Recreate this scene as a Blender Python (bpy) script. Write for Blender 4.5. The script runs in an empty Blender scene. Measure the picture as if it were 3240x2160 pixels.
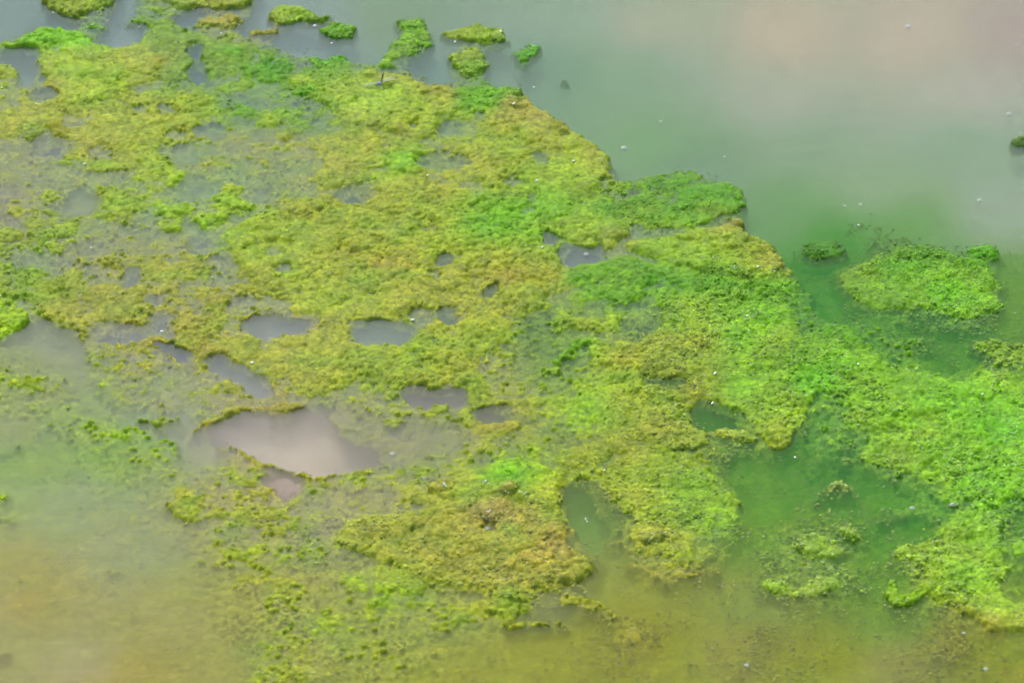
import bpy, math, random
import numpy as np
from mathutils import Vector, Matrix, Euler

C = bpy.context.scene.collection
scene = bpy.context.scene

# ------------------------------------------------------------------ camera
CAM_H, PITCH, HFOV = 3.8, math.radians(36.0), math.radians(18.0)
W, Hh = 2352.0, 1568.0                       # units of the layout drawing below
FOC = (W/2)/math.tan(HFOV/2)
cam = bpy.data.cameras.new('camera'); cam_o = bpy.data.objects.new('camera', cam); C.objects.link(cam_o)
cam_o.location = (0, 0, CAM_H); cam_o.rotation_euler = (math.pi/2-PITCH, 0, 0)
cam.sensor_width = 36; cam.lens = 18/math.tan(HFOV/2)
cam.clip_start = 0.1; cam.clip_end = 500
cam.dof.use_dof = True; cam.dof.focus_distance = 6.55; cam.dof.aperture_fstop = 4.5
scene.camera = cam_o

# ------------------------------------------------------------------ light
SUN_EL, SUN_AZ = math.radians(56), math.radians(-16)      # azimuth from +Y towards +X: high, ahead and a little to the left
world = bpy.data.worlds.new('World'); scene.world = world; world.use_nodes = True
nt = world.node_tree; nt.nodes.clear()
sky = nt.nodes.new('ShaderNodeTexSky'); sky.sky_type = 'NISHITA'; sky.sun_disc = False
sky.sun_elevation = SUN_EL; sky.sun_rotation = SUN_AZ; sky.dust_density = 3.0; sky.air_density = 1.0
bg = nt.nodes.new('ShaderNodeBackground'); bg.inputs['Strength'].default_value = 0.15
wo = nt.nodes.new('ShaderNodeOutputWorld')
nt.links.new(sky.outputs[0], bg.inputs['Color']); nt.links.new(bg.outputs[0], wo.inputs['Surface'])
sun = bpy.data.lights.new('sun', 'SUN'); sun.energy = 1.1; sun.angle = math.radians(14); sun.color = (1.0, 0.95, 0.88)
sun_o = bpy.data.objects.new('sun', sun); C.objects.link(sun_o)
sd = Vector((math.sin(SUN_AZ)*math.cos(SUN_EL), math.cos(SUN_AZ)*math.cos(SUN_EL), math.sin(SUN_EL)))
sun_o.rotation_euler = sd.to_track_quat('Z', 'Y').to_euler()
scene.view_settings.view_transform = 'Standard'; scene.view_settings.look = 'None'
scene.view_settings.exposure = 0.92; scene.view_settings.gamma = 1.0
scene.view_settings.use_curve_mapping = False
scene.cycles.transparent_max_bounces = 24
scene.cycles.denoising_input_passes = 'RGB'
scene.cycles.max_bounces = 8
scene.cycles.diffuse_bounces = 4

# ------------------------------------------------------------------ ground <-> drawing
cp, sp = math.cos(PITCH), math.sin(PITCH)
def to_ground(px, py, z=0.0):
    """the point at height z that stands where the drawing has (px, py)"""
    dx, dy = (px-W/2)/FOC, (Hh/2-py)/FOC
    vx, vy, vz = dx, cp+dy*sp, -sp+dy*cp
    t = (z-CAM_H)/vz
    return vx*t, vy*t
def to_draw(x, y):
    f = y*cp + CAM_H*sp
    u = y*sp - CAM_H*cp
    return W/2 + FOC*x/f, Hh/2 - FOC*u/f

# ------------------------------------------------------------------ noise
def _h(ix, iy, s):
    n = (ix.astype(np.int64)*374761393 + iy.astype(np.int64)*668265263 + s*1274126177) & 0xFFFFFFFF
    n = ((n ^ (n >> 13))*1274126177) & 0xFFFFFFFF
    n = ((n ^ (n >> 16))*2246822519) & 0xFFFFFFFF
    return ((n ^ (n >> 15)) & 0xFFFFFF).astype(np.float32)/float(0xFFFFFF)
def vnoise(x, y, s=0):
    ix = np.floor(x); iy = np.floor(y); fx = (x-ix).astype(np.float32); fy = (y-iy).astype(np.float32)
    fx = fx*fx*(3-2*fx); fy = fy*fy*(3-2*fy)
    ix = ix.astype(np.int64); iy = iy.astype(np.int64)
    a = _h(ix, iy, s); b = _h(ix+1, iy, s); c = _h(ix, iy+1, s); d = _h(ix+1, iy+1, s)
    return (a*(1-fx)+b*fx)*(1-fy) + (c*(1-fx)+d*fx)*fy
def fbm(x, y, s=0, o=4, g=0.5):
    v = 0; a = 1; t = 0
    for i in range(o):
        v = v + a*vnoise(x*2**i+17.3*i, y*2**i-9.1*i, s+i*31); t += a; a *= g
    return v/t - 0.5
def domes(x, y, s=0, rmin=0.45, rmax=0.85):
    """little round caps of uneven size: height 0..1 and a random number of the cap on top"""
    ix = np.floor(x).astype(np.int64); iy = np.floor(y).astype(np.int64)
    best = np.zeros(x.shape, np.float32); idr = np.zeros(x.shape, np.float32)
    for dx in (-1, 0, 1):
        for dy in (-1, 0, 1):
            cx, cy = ix+dx, iy+dy
            px = cx + 0.1+0.8*_h(cx, cy, s+1); py = cy + 0.1+0.8*_h(cx, cy, s+2)
            q = _h(cx, cy, s+3); r = rmin+(rmax-rmin)*q
            d2 = ((x-px)**2+(y-py)**2).astype(np.float32)/(r*r)
            hgt = np.sqrt(np.clip(1-d2, 0, 1))*r/rmax
            m = hgt > best
            best = np.where(m, hgt, best); idr = np.where(m, q*7.13 % 1.0, idr)
    return best, idr

# ------------------------------------------------------------------ the layout: level of the algae (mm), their colour, colour of the water
RS = 0.5
MX, MY = 400, 250
RW, RH = int((W+2*MX)*RS), int((Hh+2*MY)*RS)
YY, XX = np.mgrid[0:RH, 0:RW].astype(np.float32)
XX = XX/RS-MX; YY = YY/RS-MY

def lin(c):
    c = np.asarray(c, np.float32)/255.0
    return np.where(c <= 0.04045, c/12.92, ((c+0.055)/1.055)**2.4)

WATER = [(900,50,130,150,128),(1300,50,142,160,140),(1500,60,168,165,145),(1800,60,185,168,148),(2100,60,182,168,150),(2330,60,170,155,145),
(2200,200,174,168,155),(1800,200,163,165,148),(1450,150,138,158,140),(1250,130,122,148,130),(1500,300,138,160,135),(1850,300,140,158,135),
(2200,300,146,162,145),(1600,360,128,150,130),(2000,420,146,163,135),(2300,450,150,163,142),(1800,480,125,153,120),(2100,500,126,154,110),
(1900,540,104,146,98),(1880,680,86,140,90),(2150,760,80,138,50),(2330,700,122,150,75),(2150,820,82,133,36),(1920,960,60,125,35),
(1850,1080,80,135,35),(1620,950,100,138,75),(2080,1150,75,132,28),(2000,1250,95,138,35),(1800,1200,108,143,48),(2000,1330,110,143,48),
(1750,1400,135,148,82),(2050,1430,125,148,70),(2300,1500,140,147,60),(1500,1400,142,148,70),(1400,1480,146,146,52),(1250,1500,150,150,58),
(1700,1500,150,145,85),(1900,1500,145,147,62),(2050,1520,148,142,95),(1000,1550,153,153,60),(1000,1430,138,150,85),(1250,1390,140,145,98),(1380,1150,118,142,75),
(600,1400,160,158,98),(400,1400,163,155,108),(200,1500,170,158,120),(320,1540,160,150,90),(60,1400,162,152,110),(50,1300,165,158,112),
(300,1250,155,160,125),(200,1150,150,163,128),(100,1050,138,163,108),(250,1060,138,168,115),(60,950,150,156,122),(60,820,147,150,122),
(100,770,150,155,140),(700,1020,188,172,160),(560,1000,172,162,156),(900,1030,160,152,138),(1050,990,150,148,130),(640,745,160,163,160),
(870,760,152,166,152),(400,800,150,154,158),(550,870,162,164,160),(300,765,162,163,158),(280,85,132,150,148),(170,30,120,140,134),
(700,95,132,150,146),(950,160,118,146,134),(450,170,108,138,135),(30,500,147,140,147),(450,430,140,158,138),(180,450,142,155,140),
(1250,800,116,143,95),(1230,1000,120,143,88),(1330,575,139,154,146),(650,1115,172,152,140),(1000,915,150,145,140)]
ALGAE = [(200,20,155,170,60),(130,25,165,150,80),(480,10,155,165,65),(510,50,165,155,90),(350,40,105,155,85),(120,85,125,185,60),(230,60,120,170,60),
(610,80,165,150,75),(680,30,140,175,50),(790,75,100,150,60),(20,50,115,140,105),(150,150,160,180,70),(250,180,165,185,65),(350,140,170,150,80),
(130,200,170,155,90),(230,230,160,175,70),(30,160,145,165,75),(450,80,120,150,110),(420,150,110,150,100),(600,140,95,150,95),(640,150,70,150,55),
(750,150,95,155,75),(560,250,95,155,85),(620,270,120,170,70),(700,280,110,155,85),(720,200,150,175,65),(50,260,165,155,80),(250,250,165,160,80),
(450,250,160,170,65),(400,290,165,160,75),(100,330,160,145,80),(200,360,155,145,85),(50,380,150,165,60),(350,380,150,170,65),(600,330,155,150,85),
(700,340,160,155,85),(480,450,145,175,55),(380,460,140,170,70),(100,450,140,155,80),(250,480,140,165,70),(60,520,150,140,90),(150,540,135,160,80),
(300,560,145,150,80),(60,600,125,160,80),(40,730,145,180,50),(230,620,155,145,85),(400,640,155,145,80),(350,680,150,145,85),(500,680,155,145,80),
(560,620,160,150,80),(200,720,150,145,85),(450,760,160,145,90),(330,840,155,145,80),(320,885,145,165,60),(280,900,140,170,60),(520,750,160,145,90),
(900,200,155,185,60),(850,240,165,190,75),(950,260,160,180,65),(900,170,165,165,80),(1000,200,165,160,80),(1090,85,150,170,60),(1075,130,165,165,75),
(1090,165,115,165,60),(950,80,100,160,75),(930,110,95,155,75),(1210,130,95,160,65),(1285,187,100,140,70),(1130,225,100,165,65),(1190,260,168,155,90),
(1260,290,168,160,85),(1180,310,155,165,60),(1350,350,160,180,65),(1390,380,168,170,75),(1300,400,150,180,55),(1150,400,160,165,75),
(900,320,160,150,85),(830,340,165,150,85),(1000,400,160,155,80),(920,370,125,190,50),(1000,440,160,160,75),(750,400,150,150,85),(650,420,130,160,85),
(700,480,165,150,85),(800,470,170,150,90),(700,540,165,170,70),(850,520,165,160,75),(950,500,160,165,70),(600,520,150,175,60),(580,600,155,180,60),
(750,620,165,175,75),(880,620,175,145,90),(900,580,165,165,75),(1000,560,150,175,60),(1130,520,105,185,60),(1200,500,110,180,65),(1250,470,130,175,60),
(1100,590,165,165,75),(1200,600,160,160,80),(700,690,155,175,65),(850,700,165,170,75),(950,690,170,155,80),(1050,640,165,165,75),(1100,700,170,160,80),
(1180,640,175,150,85),(1270,650,170,160,80),(1500,440,80,150,80),(1600,450,70,155,50),(1680,460,90,165,50),(1580,410,80,140,80),(1400,480,85,145,65),
(1350,520,155,180,65),(1430,560,165,165,80),(1650,560,160,180,70),(1600,590,150,180,65),(1690,512,170,150,95),(1770,600,170,165,80),(1740,620,160,170,70),
(1500,600,140,170,60),(1500,650,95,160,65),(1650,650,85,155,60),(1800,665,80,150,60),(1350,640,130,165,65),(1420,720,150,175,60),(1600,720,150,180,60),
(1750,700,120,185,50),(1700,760,125,185,50),(1780,790,150,170,60),(1600,800,150,165,60),(1500,820,160,165,70),(1420,800,155,165,65),(1560,870,130,150,60),
(1400,900,150,175,60),(1350,950,140,185,60),(1500,950,155,155,65),(1700,880,130,185,55),(1850,800,100,160,55),(1900,850,110,185,50),(1780,950,140,180,55),
(1780,1000,165,175,65),(1680,1000,155,170,70),(2200,920,125,190,55),(2100,950,130,180,60),(2300,960,125,190,65),(2200,1050,125,180,65),(2050,1060,140,180,70),
(2250,1120,125,190,65),(2050,650,100,170,60),(2200,670,120,185,50),(2000,680,115,165,75),(2040,560,80,135,80),(2260,580,90,160,50),(1890,580,90,115,85),
(2345,330,60,110,50),(2300,810,140,170,75),(2230,1220,130,190,70),(2120,1270,150,180,75),(2250,1320,145,190,65),(2300,1420,155,190,70),(2280,1450,170,150,80),
(1880,1250,140,175,65),(1880,1340,150,170,60),(1800,1370,140,145,40),(2060,1370,140,185,50),(1930,1122,150,175,110),(1500,1080,130,160,55),(1600,1130,125,170,60),
(1660,1200,140,180,60),(1480,1170,155,165,55),(1500,1240,165,170,75),(1560,1320,160,150,50),(1330,1050,145,150,55),(1450,1040,150,155,60),(1200,1090,155,185,50),
(1160,1100,120,195,45),(1260,1130,165,180,60),(1010,1125,160,155,80),(1110,1175,170,148,100),(1000,1230,165,155,75),(1150,1230,168,148,75),
(1290,1250,175,148,100),(1340,1290,165,155,65),(1250,1320,165,150,65),(1180,1370,165,155,65),(880,1210,160,160,75),(850,1250,160,155,70),(900,1340,150,175,55),
(1050,1400,155,165,55),(750,1450,150,170,65),(700,1530,150,160,55),(600,1290,155,160,55),(560,1200,150,150,75),(450,1160,160,155,65),(430,1070,145,170,65),
(300,1010,140,170,60),(180,975,140,165,70),(68,880,150,170,55),(10,1150,150,175,50),(640,945,160,140,80),(740,990,160,135,85),(560,960,165,145,85),
(600,1060,155,145,70),(800,1100,160,150,75),(800,870,160,160,75),(950,810,155,175,65),(700,820,160,150,80),(1000,850,155,165,70),
(900,870,155,155,75),(1050,890,150,150,70),(1150,980,165,150,75),(1100,760,150,165,60),(1230,740,110,150,60),(1320,800,120,165,60),
(2200,1500,150,140,30),(1300,1430,155,145,45),(100,1300,160,150,70),(300,1500,160,148,60)]

def scatter_field(samples, power, soft):
    k = 8
    gy, gx = np.mgrid[0:RH+k:k, 0:RW+k:k].astype(np.float32)
    gx = gx/RS-MX; gy = gy/RS-MY
    num = np.zeros(gx.shape+(3,), np.float32); den = np.zeros(gx.shape, np.float32)
    for x, y, r, g, b in samples:
        w = 1.0/((gx-x)**2+((gy-y)*1.5)**2+soft**2)**(power/2)
        den += w; num += w[..., None]*np.array([r, g, b], np.float32)
    f = num/den[..., None]
    return f, k
def up(f, k):
    y = np.arange(RH)/k; x = np.arange(RW)/k
    iy = y.astype(int); ix = x.astype(int); fy = (y-iy)[:, None, None]; fx = (x-ix)[None, :, None]
    return (f[iy][:, ix]*(1-fx)+f[iy][:, ix+1]*fx)*(1-fy)+(f[iy+1][:, ix]*(1-fx)+f[iy+1][:, ix+1]*fx)*fy
wat = up(*scatter_field(WATER, 3.2, 45)).astype(np.float32)
alg = up(*scatter_field(ALGAE, 2.8, 34)).astype(np.float32)
_b = np.clip((alg[..., :1]-alg[..., 1:2]+22)/26, 0, 1)*(.62-.34*np.clip((YY[..., None]-480)/150, 0, 1)*np.clip((720-XX[..., None])/250, 0, 1))
alg = alg*(1-_b)+np.array([150, 164, 66], np.float32)*_b
alg[..., 0] += .30*np.clip(132-alg[..., 0], 0, 80)
lev = np.full((RH, RW), -60.0, np.float32)
own = np.zeros((RH, RW), np.int16)

def blur(a, r):
    """three box blurs of radius r (raster cells)"""
    r = int(round(r))
    if r < 1: return a
    for _ in range(3):
        for ax in (0, 1):
            p = np.pad(a, [(r+1, r) if i == ax else (0, 0) for i in (0, 1)], mode='edge')
            c = np.cumsum(p, axis=ax, dtype=np.float64)
            n = 2*r+1
            a = ((c[n:] - c[:-n]) if ax == 0 else (c[:, n:] - c[:, :-n]))/n
    return a.astype(np.float32)
def blur3(a, r): return np.dstack([blur(a[..., k], r) for k in range(3)])
def chaikin(p, closed=True, n=2):
    p = [tuple(q) for q in p]
    for _ in range(n):
        o = []
        m = len(p)
        rng = range(m) if closed else range(m-1)
        if not closed: o.append(p[0])
        for i in rng:
            a, b = p[i], p[(i+1) % m]
            o.append((a[0]*.75+b[0]*.25, a[1]*.75+b[1]*.25)); o.append((a[0]*.25+b[0]*.75, a[1]*.25+b[1]*.75))
        if not closed: o.append(p[-1])
        p = o
    return p
def bbox(pts, pad):
    xs = [q[0] for q in pts]; ys = [q[1] for q in pts]
    x0 = int(max(0, (min(xs)-pad+MX)*RS)); x1 = int(min(RW, (max(xs)+pad+MX)*RS+1))
    y0 = int(max(0, (min(ys)-pad+MY)*RS)); y1 = int(min(RH, (max(ys)+pad+MY)*RS+1))
    return slice(y0, y1), slice(x0, x1)
def poly_mask(pts, soft):
    pts = chaikin(pts)
    sl = bbox(pts, soft*3+4)
    x = XX[sl]; y = YY[sl]; ins = np.zeros(x.shape, bool)
    n = len(pts)
    for i in range(n):
        (xa, ya), (xb, yb) = pts[i], pts[(i+1) % n]
        if ya == yb: continue
        c = ((ya > y) != (yb > y)) & (x < (xb-xa)*(y-ya)/(yb-ya)+xa)
        ins ^= c
    return sl, blur(ins.astype(np.float32), soft*RS)
def stroke_mask(pts, w, soft):
    pts = chaikin(pts, False)
    sl = bbox(pts, w+soft*2+4)
    x = XX[sl]; y = YY[sl]; d = np.full(x.shape, 1e9, np.float32)
    for (xa, ya), (xb, yb) in zip(pts[:-1], pts[1:]):
        L = (xb-xa)**2+(yb-ya)**2+1e-6
        t = np.clip(((x-xa)*(xb-xa)+(y-ya)*(yb-ya))/L, 0, 1)
        d = np.minimum(d, np.hypot(x-xa-t*(xb-xa), y-ya-t*(yb-ya)))
    return sl, np.clip((w/2+soft/2-d)/max(soft, 0.5), 0, 1)
def ell(cx, cy, rx, ry, ang=0, n=16):
    a = math.radians(ang)
    return [(cx+rx*math.cos(t)*math.cos(a)-ry*math.sin(t)*math.sin(a), cy+rx*math.cos(t)*math.sin(a)+ry*math.sin(t)*math.cos(a)) for t in [2*math.pi*i/n for i in range(n)]]
OWNERS = {}          # id -> (thing or part, name, label, category)
def _apply(sl, m, level, col, owner, mode, a):
    if level is not None:
        t = lev[sl]
        if mode == 'max': lev[sl] = np.maximum(t, t+(level-t)*m)
        else: lev[sl] = t+(level-t)*m
    if col is not None:
        alg[sl] = alg[sl]+(np.array(col, np.float32)-alg[sl])*(m*a)[..., None]
    if owner: own[sl] = np.where(m > 0.25 if owner < 100 else m > 0.04, owner, own[sl])
def P(pts, level=None, soft=6, col=None, owner=0, mode='set', a=1.0):
    sl, m = poly_mask(pts, soft*(1.5 if level is not None and level > 2 else 1)); _apply(sl, m, level, col, owner, mode, a)
def S(pts, w, level=None, soft=5, col=None, owner=0, mode='max', a=1.0):
    sl, m = stroke_mask(pts, w, soft); _apply(sl, m, level, col, owner, mode, a)
def E(cx, cy, rx, ry, level=None, soft=4, col=None, owner=0, mode='set', a=1.0, ang=0):
    P(ell(cx, cy, rx*1.1, ry*1.1, ang), level, soft, col, owner, mode, a)
def Wc(pts, col, soft=12, a=1.0):
    sl, m = poly_mask(pts, soft); wat[sl] = wat[sl]+(np.array(col, np.float32)-wat[sl])*(m*a)[..., None]

LIME=(150,182,58); YEL=(165,170,72); GRN=(90,165,55); TEAL=(108,150,108); BRN=(162,145,80); TAN=(176,150,115); DEEP=(65,140,55); EDGE_REFL=(52,62,28); OLV=(130,135,50)

# --- the far-reaching submerged haze of algae at the left and below
P([(-900,1150),(300,1150),(900,1300),(1200,1450),(2600,1500),(2600,2300),(-900,2300)], -27, 60)
P([(-400,560),(300,850),(420,960),(600,1130),(900,1250),(1100,1400),(1180,1480),(1000,1900),(300,1900),(200,1350),(-900,1300)], -19, 60)
P([(-400,640),(150,820),(330,1000),(420,1150),(520,1230),(900,1300),(1180,1420),(1150,1520),(1000,1640),(560,1700),(500,1400),(380,1200),(250,1080),(80,960),(-400,900)], -7.0, 36)
P([(1750,620),(1900,600),(2000,500),(2300,540),(2700,560),(2700,1500),(2300,1540),(2100,1420),(1700,1420),(1500,1400),(1380,1360),(1300,1200),(1350,1050),(1600,900),(1800,760)], -25, 40)
P([(1150,1400),(1500,1360),(1800,1480),(2400,1480),(2700,1560),(2700,1840),(900,1840),(1000,1560)], -21, 60)
# --- main mat, thin ground
P([(-400,100),(0,90),(30,68),(120,56),(190,66),(212,95),(300,60),(310,-60),(420,-60),(420,60),(560,100),(650,118),(700,116),(800,120),(850,150),(905,160),(960,175),(1000,195),(1060,195),(1110,190),(1180,195),
   (1215,225),(1250,255),(1310,290),(1350,325),(1395,345),(1416,380),(1400,440),(1440,500),(1560,545),(1640,525),(1712,515),(1780,565),(1805,600),(1795,635),(1850,660),
   (1840,700),(1850,740),(1900,735),(1960,750),(2010,790),(2040,840),(2110,835),(2200,865),(2280,842),(2352,862),(2760,880),(2760,1150),(2352,1150),(2240,1160),(2150,1140),(2060,1100),
   (1990,1080),(1950,1040),(1990,1010),(1960,960),(1930,905),(1880,910),(1850,950),(1840,1000),(1800,1040),(1740,1015),(1710,960),(1620,920),(1570,940),(1560,975),(1500,1010),
   (1400,1030),(1330,1060),(1320,1110),(1300,1190),(1340,1240),(1372,1290),(1360,1335),(1290,1345),(1230,1370),(1160,1390),(1050,1350),(960,1305),(850,1285),(750,1260),(640,1240),
   (560,1200),(500,1140),(560,1080),(480,1030),(430,980),(380,900),(270,930),(180,860),(200,780),(100,740),(60,700),(-400,690)], -0.8, 14, owner=1)
# thin brown and green fringe at the lower left
P([(400,1080),(520,1040),(620,1080),(720,1120),(820,1090),(900,1100),(1000,1160),(900,1200),(780,1200),(640,1240),(560,1230),(470,1200),(390,1190)], -1.5, 12, owner=1)
P([(530,1250),(640,1230),(780,1250),(860,1290),(960,1310),(1060,1360),(1160,1390),(1180,1420),(1000,1440),(880,1500),(760,1560),(660,1560),(690,1440),(620,1360),(560,1330)], -4.0, 16, owner=1)

# --- raised cushions of the main mat: (points, level, colour, owner)
P([(-400,240),(0,215),(120,255),(240,250),(330,225),(420,240),(520,270),(520,300),(420,320),(300,330),(120,330),(-400,400)], 2.5, 14)
P([(-60,115),(40,95),(70,75),(85,58),(130,60),(190,68),(212,95),(255,108),(230,122),(150,110),(100,110),(30,114)], 6, 3, (128,188,58), 20)
P([(190,50),(215,42),(250,50),(275,62),(240,75),(205,70)], 3.5, 3, (115,170,58), 1)
E(327,60,38,9, 3, 3, (85,135,60))
P([(0,142),(50,135),(62,160),(55,178),(0,190),(-300,190),(-300,140)], 3, 4)
P([(90,185),(100,150),(130,125),(200,113),(260,118),(330,122),(388,145),(370,175),(340,195),(300,205),(290,222),(240,228),(200,252),(150,260),(105,245),(125,220),(95,205)], 7.5, 3.5, None, 21)
P([(310,95),(420,70),(560,95),(650,105),(700,116),(800,120),(850,150),(860,165),(760,172),(690,200),(700,230),(800,275),(860,292),(820,310),(640,320),(500,280),(420,235),(330,210),(380,170),(390,145),(330,122)], 1.5, 6, (100,150,95), 1, a=.35)
for x, y, rx, ry, c in [(640,150,26,11,DEEP),(570,167,18,7,GRN),(605,166,20,8,GRN),(618,178,22,8,GRN),(560,193,24,13,(140,175,60)),(690,190,30,16,(150,175,60)),(700,215,25,9,GRN),(565,250,18,8,GRN),(620,285,26,11,(140,170,60)),(760,130,40,12,GRN),(450,235,50,18,(155,170,65)),(395,285,40,14,(165,165,70)),(470,290,25,9,(150,165,60)),(545,130,22,8,GRN),(120,300,18,11,(130,130,45)),(70,318,16,10,(135,130,50)),(250,292,12,5,OLV),(310,313,12,6,(140,150,50)),(283,325,22,7,(140,150,50)),(660,318,18,7,YEL),(250,385,40,14,(150,170,60)),(330,375,28,9,(150,170,60)),(400,410,25,14,LIME),(355,430,18,7,LIME),(480,420,30,11,LIME),(520,440,40,12,YEL),(540,475,45,14,LIME),(400,480,45,11,LIME),(480,510,40,14,LIME),(270,470,26,10,LIME),(170,520,18,8,(140,160,60)),(390,530,22,7,LIME),(100,665,20,11,(130,145,45)),(125,662,24,13,(130,145,45)),(45,650,26,10,(130,160,60)),(225,665,25,7,(150,140,55)),(310,742,24,7,(150,135,55)),(115,722,12,8,(140,140,55)),(330,600,16,7,OLV),(350,610,30,7,(145,150,60)),(310,660,10,5,OLV)]:
    E(x, y, rx, ry, 5.0, 3, c)
P([(690,200),(760,170),(830,165),(880,161),(930,168),(965,185),(1000,198),(1040,200),(1065,225),(1052,255),(1030,290),(1000,312),(960,325),(900,302),(860,292),(800,272),(740,240),(700,225)], 7, 3.5, None, 22)
P([(1045,205),(1100,195),(1180,197),(1212,222),(1200,240),(1150,245),(1110,258),(1070,258),(1050,240)], 4.5, 3, (98,168,60), 1, a=.6)
P([(1140,240),(1180,235),(1225,245),(1260,262),(1310,290),(1350,325),(1395,345),(1416,375),(1410,410),(1385,435),(1340,447),(1300,442),(1230,435),(1180,440),(1120,430),(1060,400),(1095,370),(1080,320),(1120,290)], 7.5, 3.5, None, 23)
P([(800,290),(900,305),(960,325),(1080,300),(1100,370),(1060,400),(1120,430),(1040,470),(900,460),(780,460),(700,440),(720,380),(690,320)], 3.0, 8)
P([(865,365),(890,346),(930,350),(950,375),(972,390),(950,397),(910,392),(870,382)], 7, 3, (138,184,56), 24)
E(940,345,16,8, 7, 3, (150,175,60))
P([(520,540),(600,500),(680,470),(760,455),(860,465),(950,470),(1040,480),(1120,455),(1200,450),(1270,470),(1290,520),(1290,560),(1285,580),(1290,620),(1240,650),(1180,680),(1110,690),(1040,700),(960,700),(940,742),(900,747),(840,737),(760,730),(690,725),(640,692),(590,650),(540,590)], 6.5, 5, None, 25)
P([(1040,470),(1120,445),(1280,430),(1340,450),(1300,480),(1280,500),(1260,560),(1180,575),(1090,560),(1050,520)], 5, 8, (122,180,56), 0, a=.4)
P([(1180,640),(1290,610),(1320,660),(1250,690),(1180,690)], 5.5, 5)
# green, wet stretch east
P([(1395,445),(1425,402),(1500,395),(1555,378),(1640,400),(1700,425),(1724,455),(1695,487),(1640,507),(1570,535),(1500,537),(1440,517),(1380,492),(1350,475),(1370,458)], 0.6, 5, None, 26)
for x, y, rx, ry in [(1600,450,34,12),(1680,465,40,18),(1640,425,36,10),(1560,410,34,9),(1510,430,36,8),(1560,480,44,12),(1480,460,30,8),(1500,512,40,12),(1400,480,42,11),(1600,510,40,8),(1455,418,20,5),(1660,440,22,9),(1560,440,26,6)]:
    E(x, y, rx, ry, 5.0, 4, (70,150,50), a=.6)
P([(1400,432),(1440,430),(1480,445),(1440,456),(1400,458)], -14, 4)
P([(1285,500),(1330,485),(1370,490),(1400,510),(1450,540),(1442,556),(1400,577),(1350,577),(1300,562),(1290,530)], 7.5, 3, None, 27)
P([(1555,545),(1600,530),(1640,517),(1690,503),(1712,515),(1712,530),(1740,545),(1780,562),(1805,592),(1795,632),(1770,646),(1720,641),(1650,637),(1580,615),(1530,602),(1450,578),(1440,562),(1500,552)], 8, 3, None, 28)
S([(1450,540),(1500,548),(1560,541),(1640,514),(1690,499)], 7, -25, 4, mode='set')
P([(1300,600),(1450,585),(1560,617),(1680,645),(1800,643),(1865,655),(1870,675),(1820,695),(1700,675),(1600,690),(1500,690),(1400,700),(1310,660)], 2.0, 6, (90,155,62), 1, a=.5)
for x, y, rx, ry in [(1390,615,26,12),(1360,680,44,12),(1420,690,40,14),(1500,640,40,14),(1560,655,40,12),(1640,655,50,8),(1740,655,40,7),(1470,610,30,8),(1330,640,30,10),(1830,665,32,10)]:
    E(x, y, rx, ry, 4.6, 4, (80,160,48), a=.45)
P([(1180,690),(1250,690),(1330,735),(1400,720),(1480,730),(1450,760),(1380,760),(1350,760),(1260,705),(1190,720)], 5, 4)
P([(1490,700),(1560,685),(1640,670),(1700,667),(1740,685),(1790,710),(1832,760),(1824,820),(1790,862),(1720,872),(1650,850),(1560,830),(1500,800),(1480,760),(1510,730)], 7, 5, None, 29)
P([(1350,780),(1420,765),(1500,780),(1560,820),(1620,850),(1560,880),(1480,890),(1400,880),(1345,840)], 5, 5)
P([(1310,920),(1360,900),(1450,890),(1560,850),(1650,850),(1720,870),(1790,860),(1830,800),(1900,742),(1960,752),(2010,800),(2020,850),(1960,895),(1930,900),(1880,905),(1850,945),(1840,1000),(1800,1040),(1740,1010),(1710,965),(1690,945),(1620,915),(1570,935),(1555,975),(1500,1000),(1430,1000),(1350,990),(1300,960)], 5, 5, None, 1)
P([(1620,985),(1660,977),(1720,988),(1732,1020),(1690,1020),(1640,1006)], 6, 3, (160,172,70), 30)
S([(1600,1000),(1460,1015),(1360,1055),(1300,1085)], 74, 3.0, 22)
S([(1560,985),(1440,1000),(1340,1045),(1290,1070)], 34, 4.5, 14)
S([(1180,1010),(1100,985),(1090,975)], 30, 2, 10)
P([(1095,975),(1140,962),(1192,968),(1192,990),(1150,1003),(1100,998)], 5, 3, (168,148,75), 1)
# lower middle
P([(988,1120),(1020,1103),(1060,1095),(1110,1062),(1160,1045),(1220,1060),(1280,1080),(1312,1110),(1302,1150),(1287,1192),(1230,1180),(1180,1160),(1130,1150),(1060,1147),(1000,1142)], 9, 4, None, 31)
P([(780,1200),(850,1190),(950,1180),(1040,1152),(1120,1150),(1200,1165),(1280,1200),(1340,1245),(1377,1290),(1365,1332),(1290,1347),(1230,1367),(1170,1392),(1130,1370),(1000,1345),(930,1310),(860,1285),(800,1270),(770,1240)], 7, 4, None, 32)
# middle, thin olive mat
P([(440,790),(560,772),(700,772),(800,792),(900,792),(1000,780),(1100,770),(1190,740),(1200,760),(1150,790),(1095,830),(1095,880),(1120,905),(1000,905),(890,890),(760,905),(700,900),(640,895),(560,850),(500,812),(440,800)], 2.4, 6)
for x, y, rx, ry in [(910,812,28,11),(1000,830,46,14),(700,800,36,12),(780,810,34,10),(1100,755,46,14),(1150,775,30,10),(860,850,40,12),(960,870,44,10),(1060,880,34,10),(560,790,30,10),(620,830,36,10),(740,865,36,9),(1000,755,40,12)]:
    E(x, y, rx, ry, 6, 5)

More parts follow.
